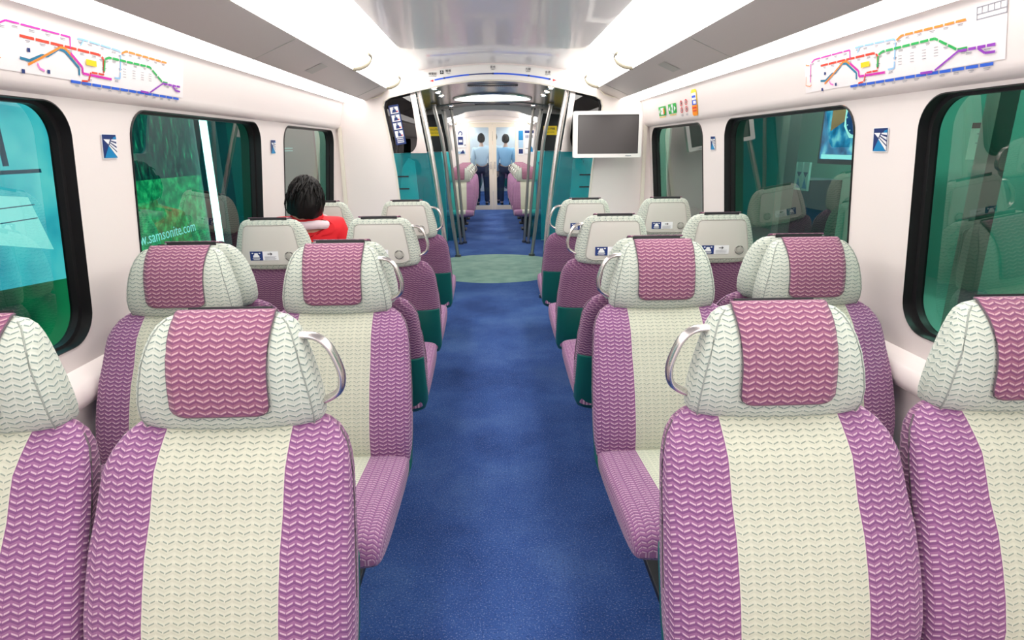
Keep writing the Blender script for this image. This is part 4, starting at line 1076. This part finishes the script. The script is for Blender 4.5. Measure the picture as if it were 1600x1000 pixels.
def person(loc, rz, pose, s, top, bottom, label, tilt=(0,0,0), lean=0, longhair=False):
    """origin on the floor under the pelvis; faces +y"""
    p = empty('person', loc, rz, label=label, cat='person')
    if pose == 'sit':
        ph = .660; pel = (0,0,ph); hip = .09; kn = (0,.42,.60); an = (0,.45,.09); toe = (0,.60,.035)
        l = lean
        sp1 = (0,.02+l*.25,ph+.18); sp2 = (0,.02+l*.6,ph+.36); nk = (.01,.03+l,ph+.445); hdp = (.012,.045+l*1.15,ph+.470)
    else:
        ph = .93; pel = (0,0,ph); hip = .09; kn = (0,.01,.50); an = (0,-.02,.08); toe = (0,.13,.03)
        sp1 = (0,0,ph+.17); sp2 = (0,0,ph+.38); nk = (0,0,ph+.53); hdp = (0,.015,ph+.60)
    S = lambda v: (v[0]*s, v[1]*s, v[2]*s)
    sx = .175
    shz = sp2[2]+.06; shy = sp2[1]
    V = [pel, sp1, sp2, nk, hdp]; Rr = [(.13,.10),(.125,.095),(.14,.095),.052,.055]; E = [(0,1),(1,2),(2,3),(3,4)]
    for sg in (-1, 1):
        b = len(V)
        if pose == 'sit': arm = [(sg*sx,shy,shz),(sg*.225,shy+.05,shz-.26),(sg*.14,shy+.26,shz-.33)]
        else: arm = [(sg*sx,shy,shz),(sg*.225,shy-.01,shz-.29),(sg*.21,shy+.10,shz-.52)]
        V += arm; Rr += [.058,.044,.030]; E += [(2,b),(b,b+1),(b+1,b+2)]
        b = len(V); V += [(sg*hip,pel[1]+.02,pel[2]-.03),(sg*(hip+.02),kn[1],kn[2]),(sg*(hip+.02),an[1],an[2]),(sg*(hip+.03),toe[1],toe[2])]
        Rr += [.085,.058,.040,.032]; E += [(0,b),(b,b+1),(b+1,b+2),(b+2,b+3)]
    sc_ = lambda r, k=1: tuple(q*s*k for q in r) if isinstance(r, tuple) else r*s*k
    body = skinned('body', [S(v) for v in V], E, [sc_(r) for r in Rr], MT['skin'], p)
    # top garment over torso and arms; trousers over hips and legs; shoes
    arms = [5,6,7,12,13,14]
    ids = [0,1,2]+arms; idx = {k: i for i, k in enumerate(ids)}
    Vt = [S(V[k]) for k in ids]; Et = [(0,1),(1,2),(2,3),(3,4),(4,5),(2,6),(6,7),(7,8)]
    # shorten the sleeve at the wrist
    Rt = [sc_((.150,.120)), sc_((.150,.118)), sc_((.158,.112)), sc_(.076), sc_(.060), sc_(.046), sc_(.076), sc_(.060), sc_(.046)]
    Vt.append(S((V[3][0], V[2][1]+(V[3][1]-V[2][1])*.5, V[2][2]+(V[3][2]-V[2][2])*.55))); Et.append((2, 9)); Rt.append(sc_(.115))
    Vt.append(S((V[3][0], V[3][1], V[2][2]+(V[3][2]-V[2][2])*.98))); Et.append((9, 10)); Rt.append(sc_(.074))
    skinned('jacket', Vt, Et, Rt, top, p)
    ids = [0,8,9,10,15,16,17]; Vb = [S(V[k]) for k in ids]; skinned('trousers', Vb, [(0,1),(1,2),(2,3),(0,4),(4,5),(5,6)], [sc_((.145,.115)), sc_(.098), sc_(.072), sc_(.058), sc_(.098), sc_(.072), sc_(.058)], bottom, p)
    for a, b in ((10,11),(17,18)):
        skinned('shoe', [S((V[a][0],V[a][1]-.02,.045)), S((V[a][0],V[a][1]+.07,.045)), S((V[b][0],V[b][1]+.03,.038))], [(0,1),(1,2)], [sc_(.042), sc_(.044), sc_(.036)], MT['shoe'], p)
    for a, b, sd_ in ((6,7,-1),(13,14,1)):
        d = Vector(S(V[b]))-Vector(S(V[a])); hand(p, Vector(S(V[b]))+d.normalized()*.02*s, d, (sd_*.5,0,1) if pose == 'sit' else (-sd_,0,.2), s, sd_)
    head_parts(S((hdp[0], hdp[1]+.01, hdp[2]+.085)), s*(1.18 if pose == 'sit' else 1), tilt, p, longhair, int(loc[0]*100))
    return p
pas = person((-1.05,3.44,.0), 0, 'sit', .93, MT['red cloth'], MT['navy cloth'], 'person with black hair in a red jacket with pale shoulder band, seated with back turned', tilt=(R(-14), R(8), R(14)), lean=-.17)
# pale shoulder band and red collar on the passenger
cb = MB()
cpt = []
def band(rx, ry, z, dz, cy, tr, try_, name, m_):
    b = MB(); pts = [Vector((.01+rx*math.cos(2*math.pi*k/28), cy+ry*math.sin(2*math.pi*k/28), z+dz*math.sin(2*math.pi*k/28)-.35*max(0, abs(rx*math.cos(2*math.pi*k/28))-.08))) for k in range(29)]
    b.tube(pts, tr, 10, ry=try_); return b.build(name, m_, pas)
band(.072,.072,1.062,.012,-.118,.016,.026,'collar',MT['red cloth'])
band(.120,.085,1.036,.010,-.112,.018,.024,'shoulder_band',MT['pink cloth'])
person((-.27,15.4,0), .1, 'stand', 1.0, MT['white cloth'], MT['navy cloth'], 'person in a loose white top standing behind the left leaf of the end doors', longhair=False)
person((.03,15.95,0), 0, 'stand', 1.03, MT['white cloth'], MT['navy cloth'], 'person in white seen between the two glass end door leaves')
person((.33,15.4,0), -.1, 'stand', .99, MT['pale blue cloth'], MT['navy cloth'], 'person in a pale blue top standing behind the right leaf of the end doors')
